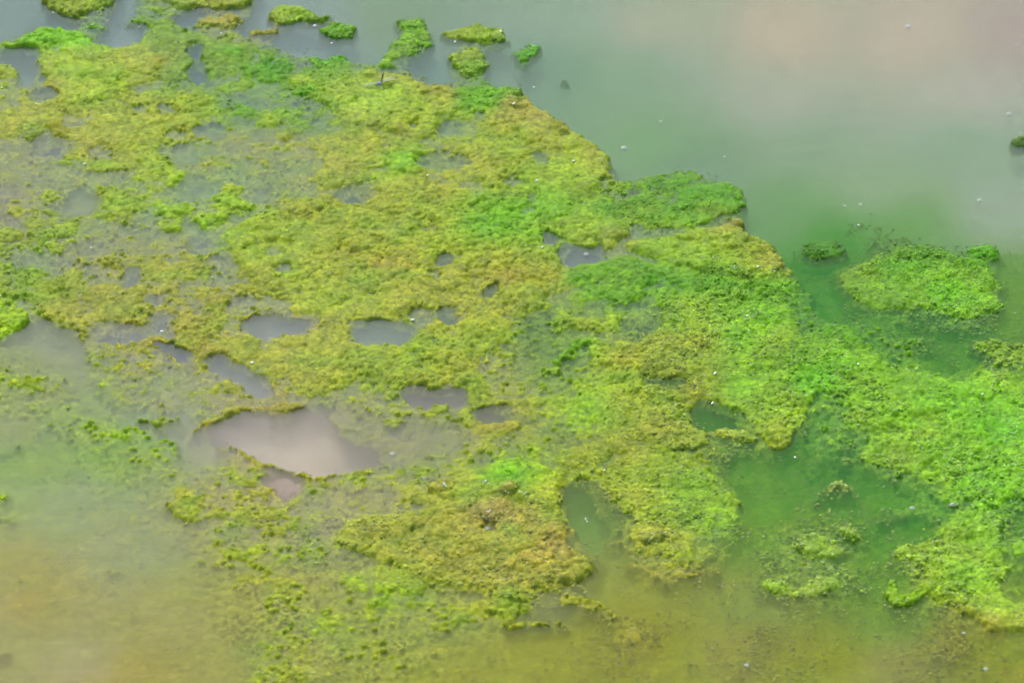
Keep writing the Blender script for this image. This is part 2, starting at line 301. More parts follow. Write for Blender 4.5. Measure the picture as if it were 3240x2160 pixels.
P([(2020,850),(2110,845),(2200,872),(2280,852),(2352,870),(2760,890),(2760,1130),(2352,1140),(2240,1148),(2150,1128),(2070,1090),(2000,1070),(1965,1040),(2000,1005),(1980,960),(1950,905)], 4.5, 7)
P([(1850,760),(1900,745),(1960,760),(2010,800),(2030,860),(1960,900),(1890,900),(1840,860)], 4, 7)
for p in [[(2045,772),(2120,762),(2220,765),(2300,775),(2250,800),(2220,842),(2110,828),(2040,800)], [(1845,600),(1900,625),(1925,690),(1990,740),(1930,738),(1860,720),(1835,660)], [(2310,600),(2352,590),(2600,600),(2600,780),(2352,775),(2300,760)],
          [(1660,1065),(1740,1040),(1810,1060),(1860,980),(1900,930),(1935,960),(1945,1050),(2040,1110),(2150,1165),(2190,1190),(2140,1235),(2040,1230),(1980,1190),(1900,1170),(1800,1180),(1745,1190),(1720,1130)],
          [(1300,1110),(1350,1100),(1400,1150),(1440,1240),(1400,1270),(1330,1235),(1300,1190)]]:
    sl, m = poly_mask(p, 12); lev[sl] = lev[sl]+(np.minimum(lev[sl], -33)-lev[sl])*m*(own[sl] < 50)
P([(800,1215),(900,1195),(1040,1175),(1140,1165),(1230,1195),(1290,1225),(1350,1280),(1330,1325),(1230,1345),(1160,1370),(1040,1330),(900,1280)], None, 14, (166,150,92), 0, 'set', .5)
# --- pools and channels in the mat
POOLS = [ [(215,85),(240,71),(300,65),(352,68),(335,86),(290,100),(240,103)],
 [(45,-60),(75,35),(100,55),(150,60),(190,58),(200,48),(160,50),(120,36),(105,10),(110,-60)],
 [(250,42),(275,15),(292,-60),(312,-60),(312,20),(300,48),(270,55)],
 [(408,38),(440,33),(467,36),(460,60),(440,68),(415,55)],
 [(550,88),(600,95),(650,88),(655,68),(700,68),(740,95),(800,100),(835,95),(865,110),(850,140),(800,116),(700,116),(650,106)],
 [(0,112),(60,115),(98,122),(100,150),(85,165),(82,192),(66,192),(60,160),(50,133),(0,130),(-200,130),(-200,112)],
 [(430,118),(455,114),(469,125),(462,139),(440,132)], [(438,160),(460,149),(483,155),(480,172),(460,181),(435,172)],
 [(555,740),(580,730),(640,724),(700,735),(735,745),(690,758),(640,769),(590,766),(570,757)],
 [(800,745),(850,739),(930,745),(952,760),(942,780),(880,789),(830,786),(805,765)],
 [(1008,712),(1030,712),(1044,728),(1036,742),(1003,738)],
 [(343,784),(390,786),(420,798),(434,812),(412,820),(380,806)],
 [(467,810),(500,813),(520,838),(560,855),(610,880),(642,900),(622,909),(570,887),(520,864),(490,857),(470,840)],
 [(275,622),(300,620),(320,640),(310,652),(290,644)],
 [(455,995),(480,972),(540,956),(590,950),(610,965),(640,975),(680,960),(700,935),(740,932),(770,960),(790,1000),(850,1015),(890,1035),(880,1060),(830,1078),(790,1085),(740,1107),(690,1087),(640,1062),(580,1042),(530,1032),(470,1022)],
 [(608,1095),(640,1085),(690,1108),(705,1125),(665,1135),(625,1117)],
 [(895,900),(950,893),(1050,906),(1092,912),(1060,926),(980,930),(920,920)],
 [(1090,938),(1130,940),(1188,944),(1172,958),(1120,965),(1095,958)],
 [(1290,578),(1312,562),(1345,574),(1405,577),(1375,592),(1310,592)],
 [(1222,550),(1268,538),(1290,545),(1250,561)], [(1100,686),(1120,662),(1158,649),(1135,672)],
 [(1580,935),(1620,925),(1690,948),(1712,960),(1690,976),(1640,978),(1580,975)],
 [(1305,1110),(1345,1095),(1380,1150),(1415,1215),(1400,1270),(1350,1245),(1300,1195)],
]
pool_m = np.zeros((RH, RW), np.float32)
for p in POOLS:
    _c = np.mean(p, 0); _s = .94 if len(p) > 16 else .86; p = [(_c[0]+(q[0]-_c[0])*_s, _c[1]+(q[1]-_c[1])*_s) for q in p]
    P(p, -34, 7, mode='set')
    _sl, _m = poly_mask(p, 7); pool_m[_sl] = np.maximum(pool_m[_sl], _m)
for cx, cy, rx, ry, l in [(1033,295,20,5,-16),(1095,265,16,4,-8),(1240,360,18,8,-9),(1295,316,13,8,-7),(1185,415,22,6,-12),(822,450,27,8,-26),(945,290,9,6,-14),(1030,593,19,7,-34),(1004,628,26,6,-10),(1010,365,50,9,-9),(1015,352,35,6,-6),(1020,383,40,5,-7),
   (450,430,40,20,-14),(462,558,24,16,-16),(425,352,44,15,-12),(490,306,28,9,-14),(393,256,18,9,-14),(185,455,42,22,-12),(115,340,38,13,-16),(108,216,15,9,-22),(410,312,26,8,-10),(372,735,20,16,-20),(365,678,24,9,-18),(285,765,60,9,-24),(365,764,30,7,-18),(60,590,30,18,-6),(300,530,20,8,-8),(250,410,50,12,-5),(560,240,50,6,-7),(690,240,30,6,-7),(960,725,30,7,-16),(1470,745,34,12,-16),(1450,705,36,5,-12),(1520,878,40,6,-14),(1460,775,20,6,-8),(920,560,0.1,0.1,0),(620,575,22,6,-3),(150,470,30,8,-16),(30,440,34,9,-14),(330,500,26,8,-14),(215,620,30,7,-16),(560,690,26,6,-14),(655,610,14,5,-14),(430,520,18,6,-14),(90,745,30,8,-18),(330,250,16,6,-12),(230,350,22,7,-12),(510,600,20,10,-8),(505,640,15,7,-7),(615,455,20,14,-4),(1120,1213,12,5,-20),(1110,1195,16,4,-8),(1105,1050,30,10,-7),(235,575,40,12,-5),(130,600,40,14,-4),(90,170,8,12,-20),(1500,718,20,6,-9)]:
    E(cx, cy, rx*1.15, ry*1.15, l*1.2, 7, mode='set'); _sl, _m = poly_mask(ell(cx, cy, rx*1.1, ry*1.1), 6); pool_m[_sl] = np.maximum(pool_m[_sl], _m*np.clip(-l/40, 0, 1))
P([(740,930),(800,945),(900,955),(1000,962),(1085,978),(1075,1010),(990,1045),(900,1075),(850,1060),(790,1000)], -13, 8, mode='set')
S([(-300,470),(0,490),(40,505),(70,540),(105,572)], 13, -26, 8, mode='set')
P([(1200,727),(1250,708),(1300,740),(1350,757),(1358,790),(1330,850),(1300,925),(1230,930),(1150,905),(1095,875),(1088,835),(1150,785),(1190,752)], -6.5, 7, mode='set')
P([(1200,968),(1300,955),(1330,985),(1280,1030),(1200,1045),(1130,1030),(1150,1003),(1190,995)], -7, 7, mode='set')
S([(1285,832),(1320,808),(1345,785)], 20, 4, 8, (115,165,60))
S([(1200,800),(1240,790)], 5, 1, 6); S([(1230,870),(1290,850)], 14, 1, 10)
S([(1100,930),(1200,920),(1300,925)], 16, 3, 12)
for cx, cy, rx, ry in [(540,960,30,20)]: pass

# --- strands round the pink pool
for pts, w, l, c in [([(440,995),(470,972),(520,950),(590,938),(650,942),(692,935)], 12, 5, (165,142,82)), ([(618,948),(630,968),(626,988)], 10, 3, (165,140,85)), ([(655,952),(670,968),(700,975)], 6, 4, (160,140,75)),
    ([(710,1008),(735,985),(772,968)], 8, 4, (158,132,80)), ([(730,1043),(752,1042)], 10, 1, (165,140,105)), ([(488,1028),(550,1040),(600,1067),(660,1085),(720,1110),(800,1087),(850,1085)], 8, 4, (162,142,68)),
    ([(640,900),(650,930),(640,945)], 16, 4, (162,142,80)), ([(340,784),(370,778),(430,792),(470,806)], 12, 5, (165,140,70)), ([(345,787),(380,806),(405,820)], 9, 4, (165,150,70)), ([(560,735),(620,722),(700,735),(760,738)], 8, 5, (150,140,60)),
    ([(100,940),(180,985),(240,1002),(300,1008),(370,1040)], 44, -1.5, (140,170,60)), ([(330,1050),(380,1090),(430,1130)], 44, -1.5, (145,168,65)), ([(40,880),(90,878)], 14, 2, (150,168,55)), ([(108,905),(125,885),(150,870)], 11, 0.5, (150,160,65)),
    ([(250,890),(330,905),(380,890),(460,897)], 34, 1, (148,158,62)), ([(380,940),(385,915),(370,985)], 12, 1, (155,148,70)), ([(400,1180),(450,1200),(500,1185)], 10, 2, (155,145,45)), ([(400,1130),(440,1105)], 18, 2, (160,150,60)),
    ([(580,1135),(640,1130),(640,1120)], 12, 2, (160,145,60)), ([(330,960),(400,975)], 14, -1, (150,150,80)), ([(0,-0)], 0.1, -60, None),
    ([(560,1320),(600,1345),(640,1330),(700,1325)], 16, 2, (150,155,45)), ([(620,1300),(700,1290),(790,1310)], 14, 0.5, (150,160,60)), ([(520,1270),(600,1260)], 18, 0, (150,165,55)), ([(1040,1405),(1100,1385),(1175,1400),(1170,1425)], 26, 2, (152,160,55)),
    ([(820,1330),(900,1320),(960,1345)], 34, 2.5, (145,172,50)), ([(860,1380),(930,1405),(975,1410)], 20, 1, (148,172,55)), ([(940,1470),(1010,1445),(1040,1420)], 16, 0, (150,168,58)), ([(1300,1380),(1350,1385),(1405,1415)], 24, -3, (165,158,60)), ([(1180,1430),(1230,1425),(1290,1430)], 16, -4, (150,145,50)),
    ([(1350,1210),(1400,1240),(1450,1255)], 10, 0, (150,145,50))]:
    if len(pts) > 1: S(pts, w*1.5, l-1.5, 16, c, a=.6)
for x, y, rx, ry, l in [(755,1445,50,18,0),(715,1490,46,22,-1),(850,1475,36,14,-1),(700,1545,56,18,-1),(800,1420,30,12,-1),(620,1560,50,14,-3),(960,1370,40,14,0),(670,1440,18,9,-2),(448,1290,14,6,-1),(262,1305,14,5,-2),(495,1245,12,6,-1),(12,1190,26,6,0),(0,1140,16,14,4),(40,1025,10,7,1),(10,1035,10,5,0),(235,937,8,5,3),(415,1165,40,16,1),(900,965,20,8,1),(1010,940,22,8,2),(860,1000,14,5,-2),(1080,915,20,6,2),(870,905,60,10,0),(740,1045,14,5,-1),(1120,1025,12,5,1),(700,1210,40,14,2),(620,1180,30,9,0),(800,1150,40,12,0),(540,1090,18,8,-2)]:
    E(x, y, rx, ry, l, 5, mode='max')
P([(-400,700),(0,708),(40,697),(76,720),(66,745),(30,766),(-10,785),(-400,800)], 6, 3, (148,182,52), 40)

# --- east of the lower mat
P([(1380,1060),(1420,1040),(1500,1030),(1580,1050),(1640,1058),(1655,1105),(1700,1140),(1722,1190),(1690,1240),(1640,1280),(1620,1310),(1560,1325),(1500,1305),(1455,1275),(1455,1230),(1440,1195),(1420,1155),(1365,1105)], 1.3, 12, None, 33)
S([(1450,1290),(1510,1318),(1560,1332),(1640,1308)], 18, -3, 14, (165,152,50))
E(1500,1240,44,24, 8, 5, (165,170,78)); E(1660,1045,38,14, -0.5, 6, (150,170,70)); E(1660,1215,44,20, 1.5, 6, mode='set'); E(1680,1165,30,14, 1.0, 5)
for x, y in [(1760,1245),(1775,1290),(1730,1260),(1745,1230)]: E(x, y, 14, 6, -3, 7, (150,175,90), mode='max')

# --- free clumps
P([(106,10),(125,30),(160,47),(200,42),(250,25),(280,5),(292,-30),(280,-90),(140,-90),(104,-20)], 8, 3, None, 50)
P([(375,-80),(375,-20),(398,12),(410,32),(460,30),(520,27),(552,20),(586,5),(606,-20),(600,-80)], 7, 3, None, 51)
P([(452,55),(480,36),(520,28),(566,38),(556,65),(520,79),(490,76),(463,66)], 5, 3, (168,155,85), 52)
E(610,77,38,11, 7, 3, (165,152,72), 53)
P([(582,45),(610,38),(625,15),(665,7),(716,15),(730,38),(785,40),(792,50),(760,62),(700,66),(665,70),(640,62),(600,53)], 7.5, 3, None, 54)
P([(733,75),(755,62),(790,54),(836,58),(834,76),(800,98),(760,93)], 4.5, 3, (98,155,60), 55)
P([(893,60),(920,45),(960,42),(990,60),(1001,85),(999,105),(960,122),(915,140),(900,152),(862,156),(875,120),(908,90)], 3, 3.5, None, 56)
for x, y, rx, ry in [(962,50,16,6),(960,122,24,6),(940,75,20,8),(985,105,16,7),(885,145,22,7)]: E(x, y, rx, ry, 6, 3, (105,170,50), 56)
P([(1003,72),(1040,60),(1100,59),(1150,68),(1170,90),(1160,104),(1115,113),(1080,106),(1030,97),(1003,86)], 8, 2.5, None, 57)
P([(1016,140),(1045,120),(1078,110),(1103,113),(1112,135),(1127,160),(1120,176),(1090,184),(1050,176),(1036,152)], 6, 3, None, 58)
P([(1173,122),(1190,108),(1230,98),(1249,110),(1240,130),(1224,145),(1233,158),(1205,163),(1185,147)], 4, 3, (90,165,65), 59)
E(1286,187,24,7, 1.5, 5, (100,145,65), 60); E(1200,175,16,4, -3, 4, GRN)
P([(1908,652),(1925,622),(1990,592),(2040,560),(2100,560),(2160,570),(2235,590),(2298,630),(2308,680),(2290,725),(2200,742),(2140,716),(2070,729),(2010,722),(1960,692)], 5.8, 6, None, 61)
E(2038,553,38,16, 3.5, 6, (78,140,62), 61); E(2258,580,44,24, 6, 5, (85,158,50), 61); E(2130,580,80,14, 2.5, 7, (80,148,55), 61, a=.7)
E(2200,745,60,10,-4,8,(130,175,90),mode='max'); E(2110,745,16,5,-2,5,(150,180,110),mode='max')
E(1888,580,52,27, 9.0, 5, (58,128,62), 62)
E(2352,328,30,19, 7, 4, (60,112,48), 63)
S([(1950,520),(1990,500),(2020,530)], 30, -9, 22, (90,150,60))
P([(2210,790),(2290,776),(2352,800),(2700,830),(2700,860),(2352,852),(2290,832),(2240,806)], 1.5, 6, (140,172,75), 64)
P([(2033,1265),(2080,1245),(2150,1240),(2170,1200),(2200,1173),(2290,1168),(2322,1187),(2300,1230),(2322,1270),(2312,1330),(2302,1372),(2352,1385),(2700,1450),(2700,1560),(2352,1462),(2290,1462),(2250,1440),(2200,1400),(2150,1392),(2112,1375),(2125,1310),(2060,1292)], 6.5, 4.5, None, 65)
P([(1808,1245),(1840,1220),(1900,1218),(1930,1248),(1962,1257),(1930,1282),(1880,1292),(1830,1272)], 6.5, 4, (146,180,72), 66)
E(1957,1222,24,20, 6, 4, (160,175,75), 67)
P([(1735,1352),(1765,1328),(1800,1328),(1830,1348),(1860,1315),(1910,1318),(1927,1345),(1900,1370),(1840,1385),(1760,1372)], 6, 4, (150,176,66), 68)
S([(2035,1345),(2045,1380),(2075,1385),(2100,1375),(2125,1352)], 27, 5, 7, (142,182,52), 69)
E(1928,1122,28,12, 5, 4, (160,182,125), 70); E(1950,1060,16,8, 0, 4, (150,180,120), 71)
E(2040,1170,26,9,-1,6,(150,180,120),mode='max'); E(2150,1185,14,7,0,5,(150,180,120),mode='max'); E(2010,1180,10,5,-1,4,(150,180,120),mode='max')
E(2340,1260,30,30, 1, 8, (130,180,80), mode='max'); E(1885,1140,10,6,0,4,(150,180,120),mode='max')
# broken fringe that breaks up into granules
S([(1850,700),(1870,760),(1960,760),(2040,790),(2100,790)], 46, -4, 30, (95,160,60)); S([(1830,690),(1840,730)], 50, -3, 24, (90,150,75))
P([(2000,770),(2090,780),(2140,800),(2060,850),(2020,830)], -3, 14, (110,165,55), mode='max')
P([(1860,960),(1930,920),(2000,1000),(2000,1060),(1930,1040),(1880,1090),(1850,1030)], -5, 16, (120,170,80), mode='max')
P([(2000,1130),(2200,1150),(2340,1150),(2200,1180),(2050,1180)], -5, 14, (120,175,80), mode='max')
P([(1750,1180),(1960,1180),(2010,1290),(1930,1400),(1760,1390)], -6, 24, (140,170,80), mode='max')
P([(2130,1400),(2200,1410),(2260,1460),(2230,1500),(2140,1470)], -9, 18, (150,140,30), mode='max')
P([(2100,1485),(2180,1470),(2240,1500),(2200,1520),(2120,1510)], -9, 12, (150,140,30), mode='max')
P([(1700,1410),(1770,1410),(1790,1445),(1720,1450)], -8, 14, (150,145,35), mode='max')
P([(1420,1380),(1500,1400),(1560,1500),(1450,1520),(1380,1460)], -9, 24, (155,150,45), mode='max')
P([(2280,1540),(2352,1500),(2700,1500),(2700,1620),(2300,1620)], -9, 14, (150,145,50), mode='max')
P([(0,1330),(100,1320),(180,1290),(220,1330),(120,1400),(0,1400)], -18, 18, (162,155,60), mode='max')
S([(-50,1510),(20,1490)], 14, -8, 10, (165,145,40)); S([(230,1420),(300,1400)], 20, -14, 14, (150,160,50))

# --- tones inside the mat
for x, y, rx, ry, c in [(365,148,22,12,BRN),(120,195,28,12,TAN),(330,192,24,8,BRN),(1190,248,40,12,TAN),(1245,268,36,12,TAN),(1365,345,40,10,(168,160,82)),(880,173,40,8,(172,165,85)),(1000,200,40,8,(168,155,80)),(1690,514,28,8,TAN),(1640,522,30,6,TAN),(1775,612,26,18,(175,158,90)),(1795,585,10,12,TAN),(1650,535,50,6,(165,160,85)),
   (880,618,55,16,(178,148,92)),(830,590,30,12,(172,150,85)),(740,655,0.1,0.1,TAN),(1170,640,40,10,(176,145,92)),(1430,548,40,10,(172,152,88)),(1290,1248,50,22,(180,148,108)),(1150,1190,80,16,(172,148,100)),(1200,1280,70,14,(175,150,95)),(520,48,30,12,TAN),(1150,290,36,10,(172,155,88)),(1260,1110,0.1,0.1,TAN),
   (1155,1098,40,11,(125,192,45)),(1195,1085,40,9,(138,192,50)),(930,372,24,7,(128,186,50)),(1760,720,50,18,(120,182,48)),(1740,790,60,22,(125,184,50)),(1620,870,40,12,(140,155,60)),(2300,990,60,26,(115,195,60)),(2130,930,40,18,(120,185,60)),(2060,1060,50,20,(150,180,75)),(2180,680,60,20,(105,185,40)),(2080,610,60,16,(80,165,45)),(1870,880,50,30,(110,190,55)),(1790,985,26,20,(160,165,65)),
   (520,450,0.1,0.1,LIME),(1500,980,50,10,(165,158,75)),(1560,900,44,12,(165,155,80)),(1520,850,40,10,(165,158,72)),(1440,830,34,14,(165,160,65)),(730,752,22,8,(165,145,105)),(2285,1448,26,8,(178,150,90)),(280,180,30,20,(158,190,60)),(180,160,40,16,(158,192,60)),(200,215,60,12,(155,190,60)),(60,275,60,12,(170,158,85)),(170,345,60,7,(172,150,95)),(1050,715,40,12,(170,155,80))]:
    P(ell(x, y, rx*1.15, ry*1.15), None, 9, c, a=.6)

# --- edge reflection painted as thin dark lines along the far edges of the thick cushions
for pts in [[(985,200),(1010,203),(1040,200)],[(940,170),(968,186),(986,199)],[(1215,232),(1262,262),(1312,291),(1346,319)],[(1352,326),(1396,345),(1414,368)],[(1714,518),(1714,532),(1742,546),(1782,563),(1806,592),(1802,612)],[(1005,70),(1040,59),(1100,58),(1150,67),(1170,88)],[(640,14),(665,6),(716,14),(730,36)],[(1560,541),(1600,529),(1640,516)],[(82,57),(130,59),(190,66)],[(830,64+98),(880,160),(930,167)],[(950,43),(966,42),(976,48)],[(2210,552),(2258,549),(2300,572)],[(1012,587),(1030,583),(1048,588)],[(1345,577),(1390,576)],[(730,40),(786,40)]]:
    S(pts, 2.2, None, 2.2, EDGE_REFL, a=.75)

# --- gas-filled swellings (parts of their cushions)
for i, (x, y, rx, ry, hh, c) in enumerate([(1160,1133,27,15,19,(176,148,122)),(1020,1122,36,17,16,(168,158,82)),(1122,1174,48,22,15,(172,150,108)),(1500,1236,30,14,13,(168,172,82)),(1690,512,20,8,13,(172,150,92))]):
    sl = bbox([(x-rx*1.2, y-ry*1.2), (x+rx*1.2, y+ry*1.2)], 4)
    q = ((XX[sl]-x)/rx)**2+((YY[sl]-y)/ry)**2
    m = np.sqrt(np.clip(1-q, 0, 1))
    lev[sl] = np.maximum(lev[sl], np.where(q < 1, 4+(hh-4)*m, -99))
    mm = np.clip((1.05-q)*4, 0, 1)
    alg[sl] += (np.array(c, np.float32)-alg[sl])*mm[..., None]*0.8
    own[sl] = np.where(q < 0.95, 100+i, own[sl])

# water beside the clumps, soft coloured clouds in it
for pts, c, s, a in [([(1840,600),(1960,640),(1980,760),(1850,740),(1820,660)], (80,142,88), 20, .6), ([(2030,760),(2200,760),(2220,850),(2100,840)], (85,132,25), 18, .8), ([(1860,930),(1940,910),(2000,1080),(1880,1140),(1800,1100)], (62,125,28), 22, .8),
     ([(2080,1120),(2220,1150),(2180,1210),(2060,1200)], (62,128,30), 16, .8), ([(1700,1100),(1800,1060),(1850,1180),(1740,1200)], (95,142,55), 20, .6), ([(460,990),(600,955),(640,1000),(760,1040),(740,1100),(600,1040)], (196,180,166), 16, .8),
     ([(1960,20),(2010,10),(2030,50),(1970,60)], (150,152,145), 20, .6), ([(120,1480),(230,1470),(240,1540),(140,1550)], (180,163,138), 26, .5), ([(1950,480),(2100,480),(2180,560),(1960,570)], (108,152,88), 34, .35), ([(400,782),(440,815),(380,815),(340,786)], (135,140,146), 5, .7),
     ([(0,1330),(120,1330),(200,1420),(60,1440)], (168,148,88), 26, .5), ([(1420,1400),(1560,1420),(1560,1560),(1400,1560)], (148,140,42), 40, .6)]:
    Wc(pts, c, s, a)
# sunken skirts: the algae thin out under the water around the softer edges
alg = blur3(alg, 3)
u_ = np.clip((lev+9)/8, 0, 1)
v1 = np.clip(blur(u_, 8+0)*1.0+blur(u_, 16)*1.0, 0, 1); v2 = blur(u_, 24)
wgt = np.clip(0.25+0.75*np.clip((XX-1350)/300, 0, 1)*np.clip((YY-650)/120, 0, 1)+0.75*np.clip((YY-1020)/120, 0, 1)+0.35*np.clip((700-XX)/300, 0, 1), 0, 1)
wgt = np.maximum(wgt, np.exp(-(((XX-2110)/330)**2+((YY-650)/150)**2)*1.2))
v1 = np.clip(v1*1.1, 0, 1); wgt = .25+.75*wgt
skirt = -3.5-(9+60*(1-wgt))*(1-v1)-(22-6*wgt)*(1-np.clip(v2*1.8, 0, 1))-26*(1-np.maximum(v1, v2))**4
lev = np.where(lev < -5, np.maximum(lev, np.minimum(skirt, -4.5)), lev)
lev = np.where(lev < 0, lev*(1-pool_m)+np.minimum(lev, -36)*pool_m, lev)
alg = np.clip(alg, 0, 255); wat = np.clip(wat, 0, 255)

def sample(a, dx, dy):
    x = np.clip((dx+MX)*RS, 0, RW-1.001); y = np.clip((dy+MY)*RS, 0, RH-1.001)
    ix = x.astype(np.int32); iy = y.astype(np.int32); fx = (x-ix).astype(np.float32); fy = (y-iy).astype(np.float32)
    if a.ndim == 3: fx = fx[..., None]; fy = fy[..., None]
    return (a[iy, ix]*(1-fx)+a[iy, ix+1]*fx)*(1-fy)+(a[iy+1, ix]*(1-fx)+a[iy+1, ix+1]*fx)*fy
def sample_id(a, dx, dy):
    x = np.clip((dx+MX)*RS, 0, RW-1).astype(np.int32); y = np.clip((dy+MY)*RS, 0, RH-1).astype(np.int32)
    return a[y, x]

# ------------------------------------------------------------------ the algae surface on the ground 
NX, NY = 940, 1020
y0, y1 = to_ground(0, Hh+200)[1], to_ground(0, -190)[1]
yy = np.linspace(y0, y1, NY)
uu = np.linspace(-1, 1, NX)
half = (W/2+270)/FOC*(yy*cp+CAM_H*sp)
GX = (uu[None, :]*half[:, None]); GY = np.repeat(yy[:, None], NX, 1)
DX, DY = to_draw(GX, GY)
mm_x_, mm_y_ = GX*1000, GY*1000
edge = np.minimum(np.minimum(DX+MX-130, W+MX-130-DX)/90, np.minimum(DY+190, Hh+200-DY)/90)+.4-1.9*np.abs(fbm(mm_x_/160, mm_y_/160, 91, 4))*2
mm_x, mm_y = GX*1000, GY*1000
wx = fbm(mm_x/13, mm_y/13, 7, 2)*13+fbm(mm_x/38, mm_y/38, 5, 4)*30+fbm(mm_x/120, mm_y/120, 6, 2)*30; wy = fbm(mm_x/13, mm_y/13, 79, 2)*10+fbm(mm_x/38, mm_y/38, 77, 4)*24+fbm(mm_x/120, mm_y/120, 78, 2)*22
sx, sy = DX+wx, DY+wy*0.8
L = sample(lev, sx, sy)
edge = np.where((DX > -20) & (DX < W+20) & (DY > -20) & (DY < Hh+20), 1, edge)
L = np.where(edge < 1, L*np.clip(edge, 0, 1)-60*(1-np.clip(edge, 0, 1)), L)
own_g = sample_id(own, sx, sy)
n1 = fbm(mm_x/120, mm_y/120, 11, 3); n1b = fbm(mm_x/34, mm_y/34, 15, 3)
d1, r1 = domes(mm_x/85+n1b*.9, mm_y/85+n1*.9, 150, .3, .8)
d2, r2 = domes(mm_x/38+n1b*.8, mm_y/38, 200)
d3, r3 = domes(mm_x/15+n1b, mm_y/15, 300, .4, .8)
d4, r4 = domes(mm_x/8.5, mm_y/8.5, 400)
f5 = fbm(mm_x/5, mm_y/5, 500, 2)
raised = np.clip((L-2)/5, 0, 1); near = np.clip((L+30)/30, 0, 1); blister = (own_g >= 100)
thin = np.clip(1-np.abs(L)/4.0, 0, 1)
gran = domes(mm_x/13, mm_y/13, 600, .25, .6)
sparse = np.where(gran[1] > 0.45, gran[0], 0)*(gran[1])
subm = np.clip((L+20)/14, 0, 1)*np.clip((1-L)/4, 0, 1)
trans = np.clip((L+38)/18, 0, 1)*np.clip((1.5-L)/5, 0, 1)
n0 = fbm(mm_x/260, mm_y/200, 41, 3)
tex = np.clip(.85+fbm(mm_x/150, mm_y/150, 43, 3)*3.2, .15, 1.5)
leftw = np.clip((1100-DX)/500, 0, 1)*np.clip((1000-DY)/200, 0, 1)
low = np.clip((4-L)/4, 0, 1)*near
trans = trans*np.clip((L+26)/8, .6, 1)
Hm = L + low*n0*(9+10*leftw) - low*leftw*2.2 + near*(5.0*n1 + 4.5*n1b) + trans*(fbm(mm_x/55, mm_y/55, 19, 3)*12 + fbm(mm_x/14, mm_y/14, 23, 2)*7) \
   + near*(5.5*(d1-.4)*(1+.5*raised) + 4.6*(d2-.45) + tex*((3.2+raised*.6)*(d3-.45) + 1.8*(d4-.4)) + .6*f5) + subm*sparse*9.0
Hm = np.where(blister, L + 1.2*(d4-.4)+0.6*f5+1.0*(d3-.4), Hm)
Hm = np.clip(Hm, -60, 40)
# colour of the algae themselves
col = sample(alg, sx, sy)
hue = fbm(mm_x/75, mm_y/60, 900, 4)*2.6
tob = np.clip(hue, 0, 1)[..., None]*0.38; tog = np.clip(-hue, 0, 1)[..., None]*0.42
# brownish tones lean to olive, the greens to yellow-green, as wet living algae do
bw = np.clip((col[..., :1]-col[..., 1:2]+12)/24, 0, 1)*.15
col = col*(1-bw)+np.array([154, 160, 70])*bw
col[..., 0] += .18*np.clip(128-col[..., 0], 0, 80)
isg = np.clip((150-col[..., :1])/40, 0, 1)
col = col*(1-tob*(1-.7*isg)) + np.array([164, 152, 92])*tob*(1-.7*isg)
col = col*(1-tog) + np.array([112, 160, 62])*tog
jit = ((r3-.5)*.14 + (r4-.5)*.16 + (r2-.5)*.08 + f5*.14)
col = col*(1+jit[..., None]*np.array([1.1, .9, .6]))
col = np.clip(col, 8, 250)
ALB = 0.60
ALG_SAT, ALG_GAIN = 1.08, np.array([1.00, 1.04, .16], np.float32)
def albedo(c, sat, k):
    l = lin(c); g = (l @ np.array([.25, .65, .1], np.float32))[..., None]
    return np.clip((g+(l-g)*sat)*k, 0.006, 0.85)
alb = albedo(col, ALG_SAT, ALB)*(ALG_GAIN*isg+np.array([1.03, 1.10, .50], np.float32)*(1-isg))

# normals from the height field
Pz = Hm*0.001
gy_, gx_ = np.gradient(Pz)
dxs = (GX[:, 2:]-GX[:, :-2])/2; dxs = np.pad(dxs, ((0, 0), (1, 1)), mode='edge')
dzdx = gx_/dxs
dyv = yy[1]-yy[0]
shear = np.gradient(GX, axis=0)/dyv          # columns lean outwards
dzdy = gy_/dyv - dzdx*shear
N = np.dstack([-dzdx, -dzdy, np.ones_like(dzdx)]); N /= np.linalg.norm(N, axis=2, keepdims=True)

CUT = -40.0
cellmax = np.maximum(np.maximum(Hm[:-1, :-1], Hm[1:, :-1]), np.maximum(Hm[:-1, 1:], Hm[1:, 1:]))
keep = cellmax > CUT
strand = sample(pool_m, sx, sy)[:-1, :-1] > .35
clumpy = (DY[:-1, :-1] < 215) & (DX[:-1, :-1] > 880) | (DX[:-1, :-1] > 1420) & (DY[:-1, :-1] < 545) | (DY[:-1, :-1] < 120) & (DX[:-1, :-1] > 100)
_lo = own_g[:-1, :-1]; _lo = (_lo >= 66) & (_lo <= 71)
keep &= (cellmax > -11) | (_lo & (cellmax > -24)) | ~(strand | clumpy) & ((own_g[:-1, :-1] < 50) | (own_g[:-1, :-1] == 61)| (own_g[:-1, :-1] == 65)) | (own_g[:-1, :-1] == 0) & ~(strand | clumpy)
cid = own_g[:-1, :-1].copy()
# connected areas that stand near the surface
solid = (cellmax > -16)
def label_runs(mask):
    lab = np.zeros(mask.shape, np.int32); par = [0]
    def find(a):
        while par[a] != a: par[a] = par[par[a]]; a = par[a]
        return a
    prev = []
    for j in range(mask.shape[0]):
        row = np.concatenate([[0], mask[j].astype(np.int8), [0]]); d = np.diff(row)
        st = np.where(d == 1)[0]; en = np.where(d == -1)[0]; cur = []; pi = 0
        for a, b in zip(st, en):
            l = 0
            while pi < len(prev) and prev[pi][1] <= a: pi += 1
            q = pi
            while q < len(prev) and prev[q][0] < b:
                r = find(prev[q][2])
                if l == 0: l = r
                elif r != l: par[max(r, l)] = min(r, l); l = min(r, l)
                q += 1
            if l == 0: par.append(len(par)); l = len(par)-1
            cur.append((a, b, l)); lab[j, a:b] = l
        prev = cur
    m = np.array([find(i) for i in range(len(par))], np.int32)
    return m[lab]

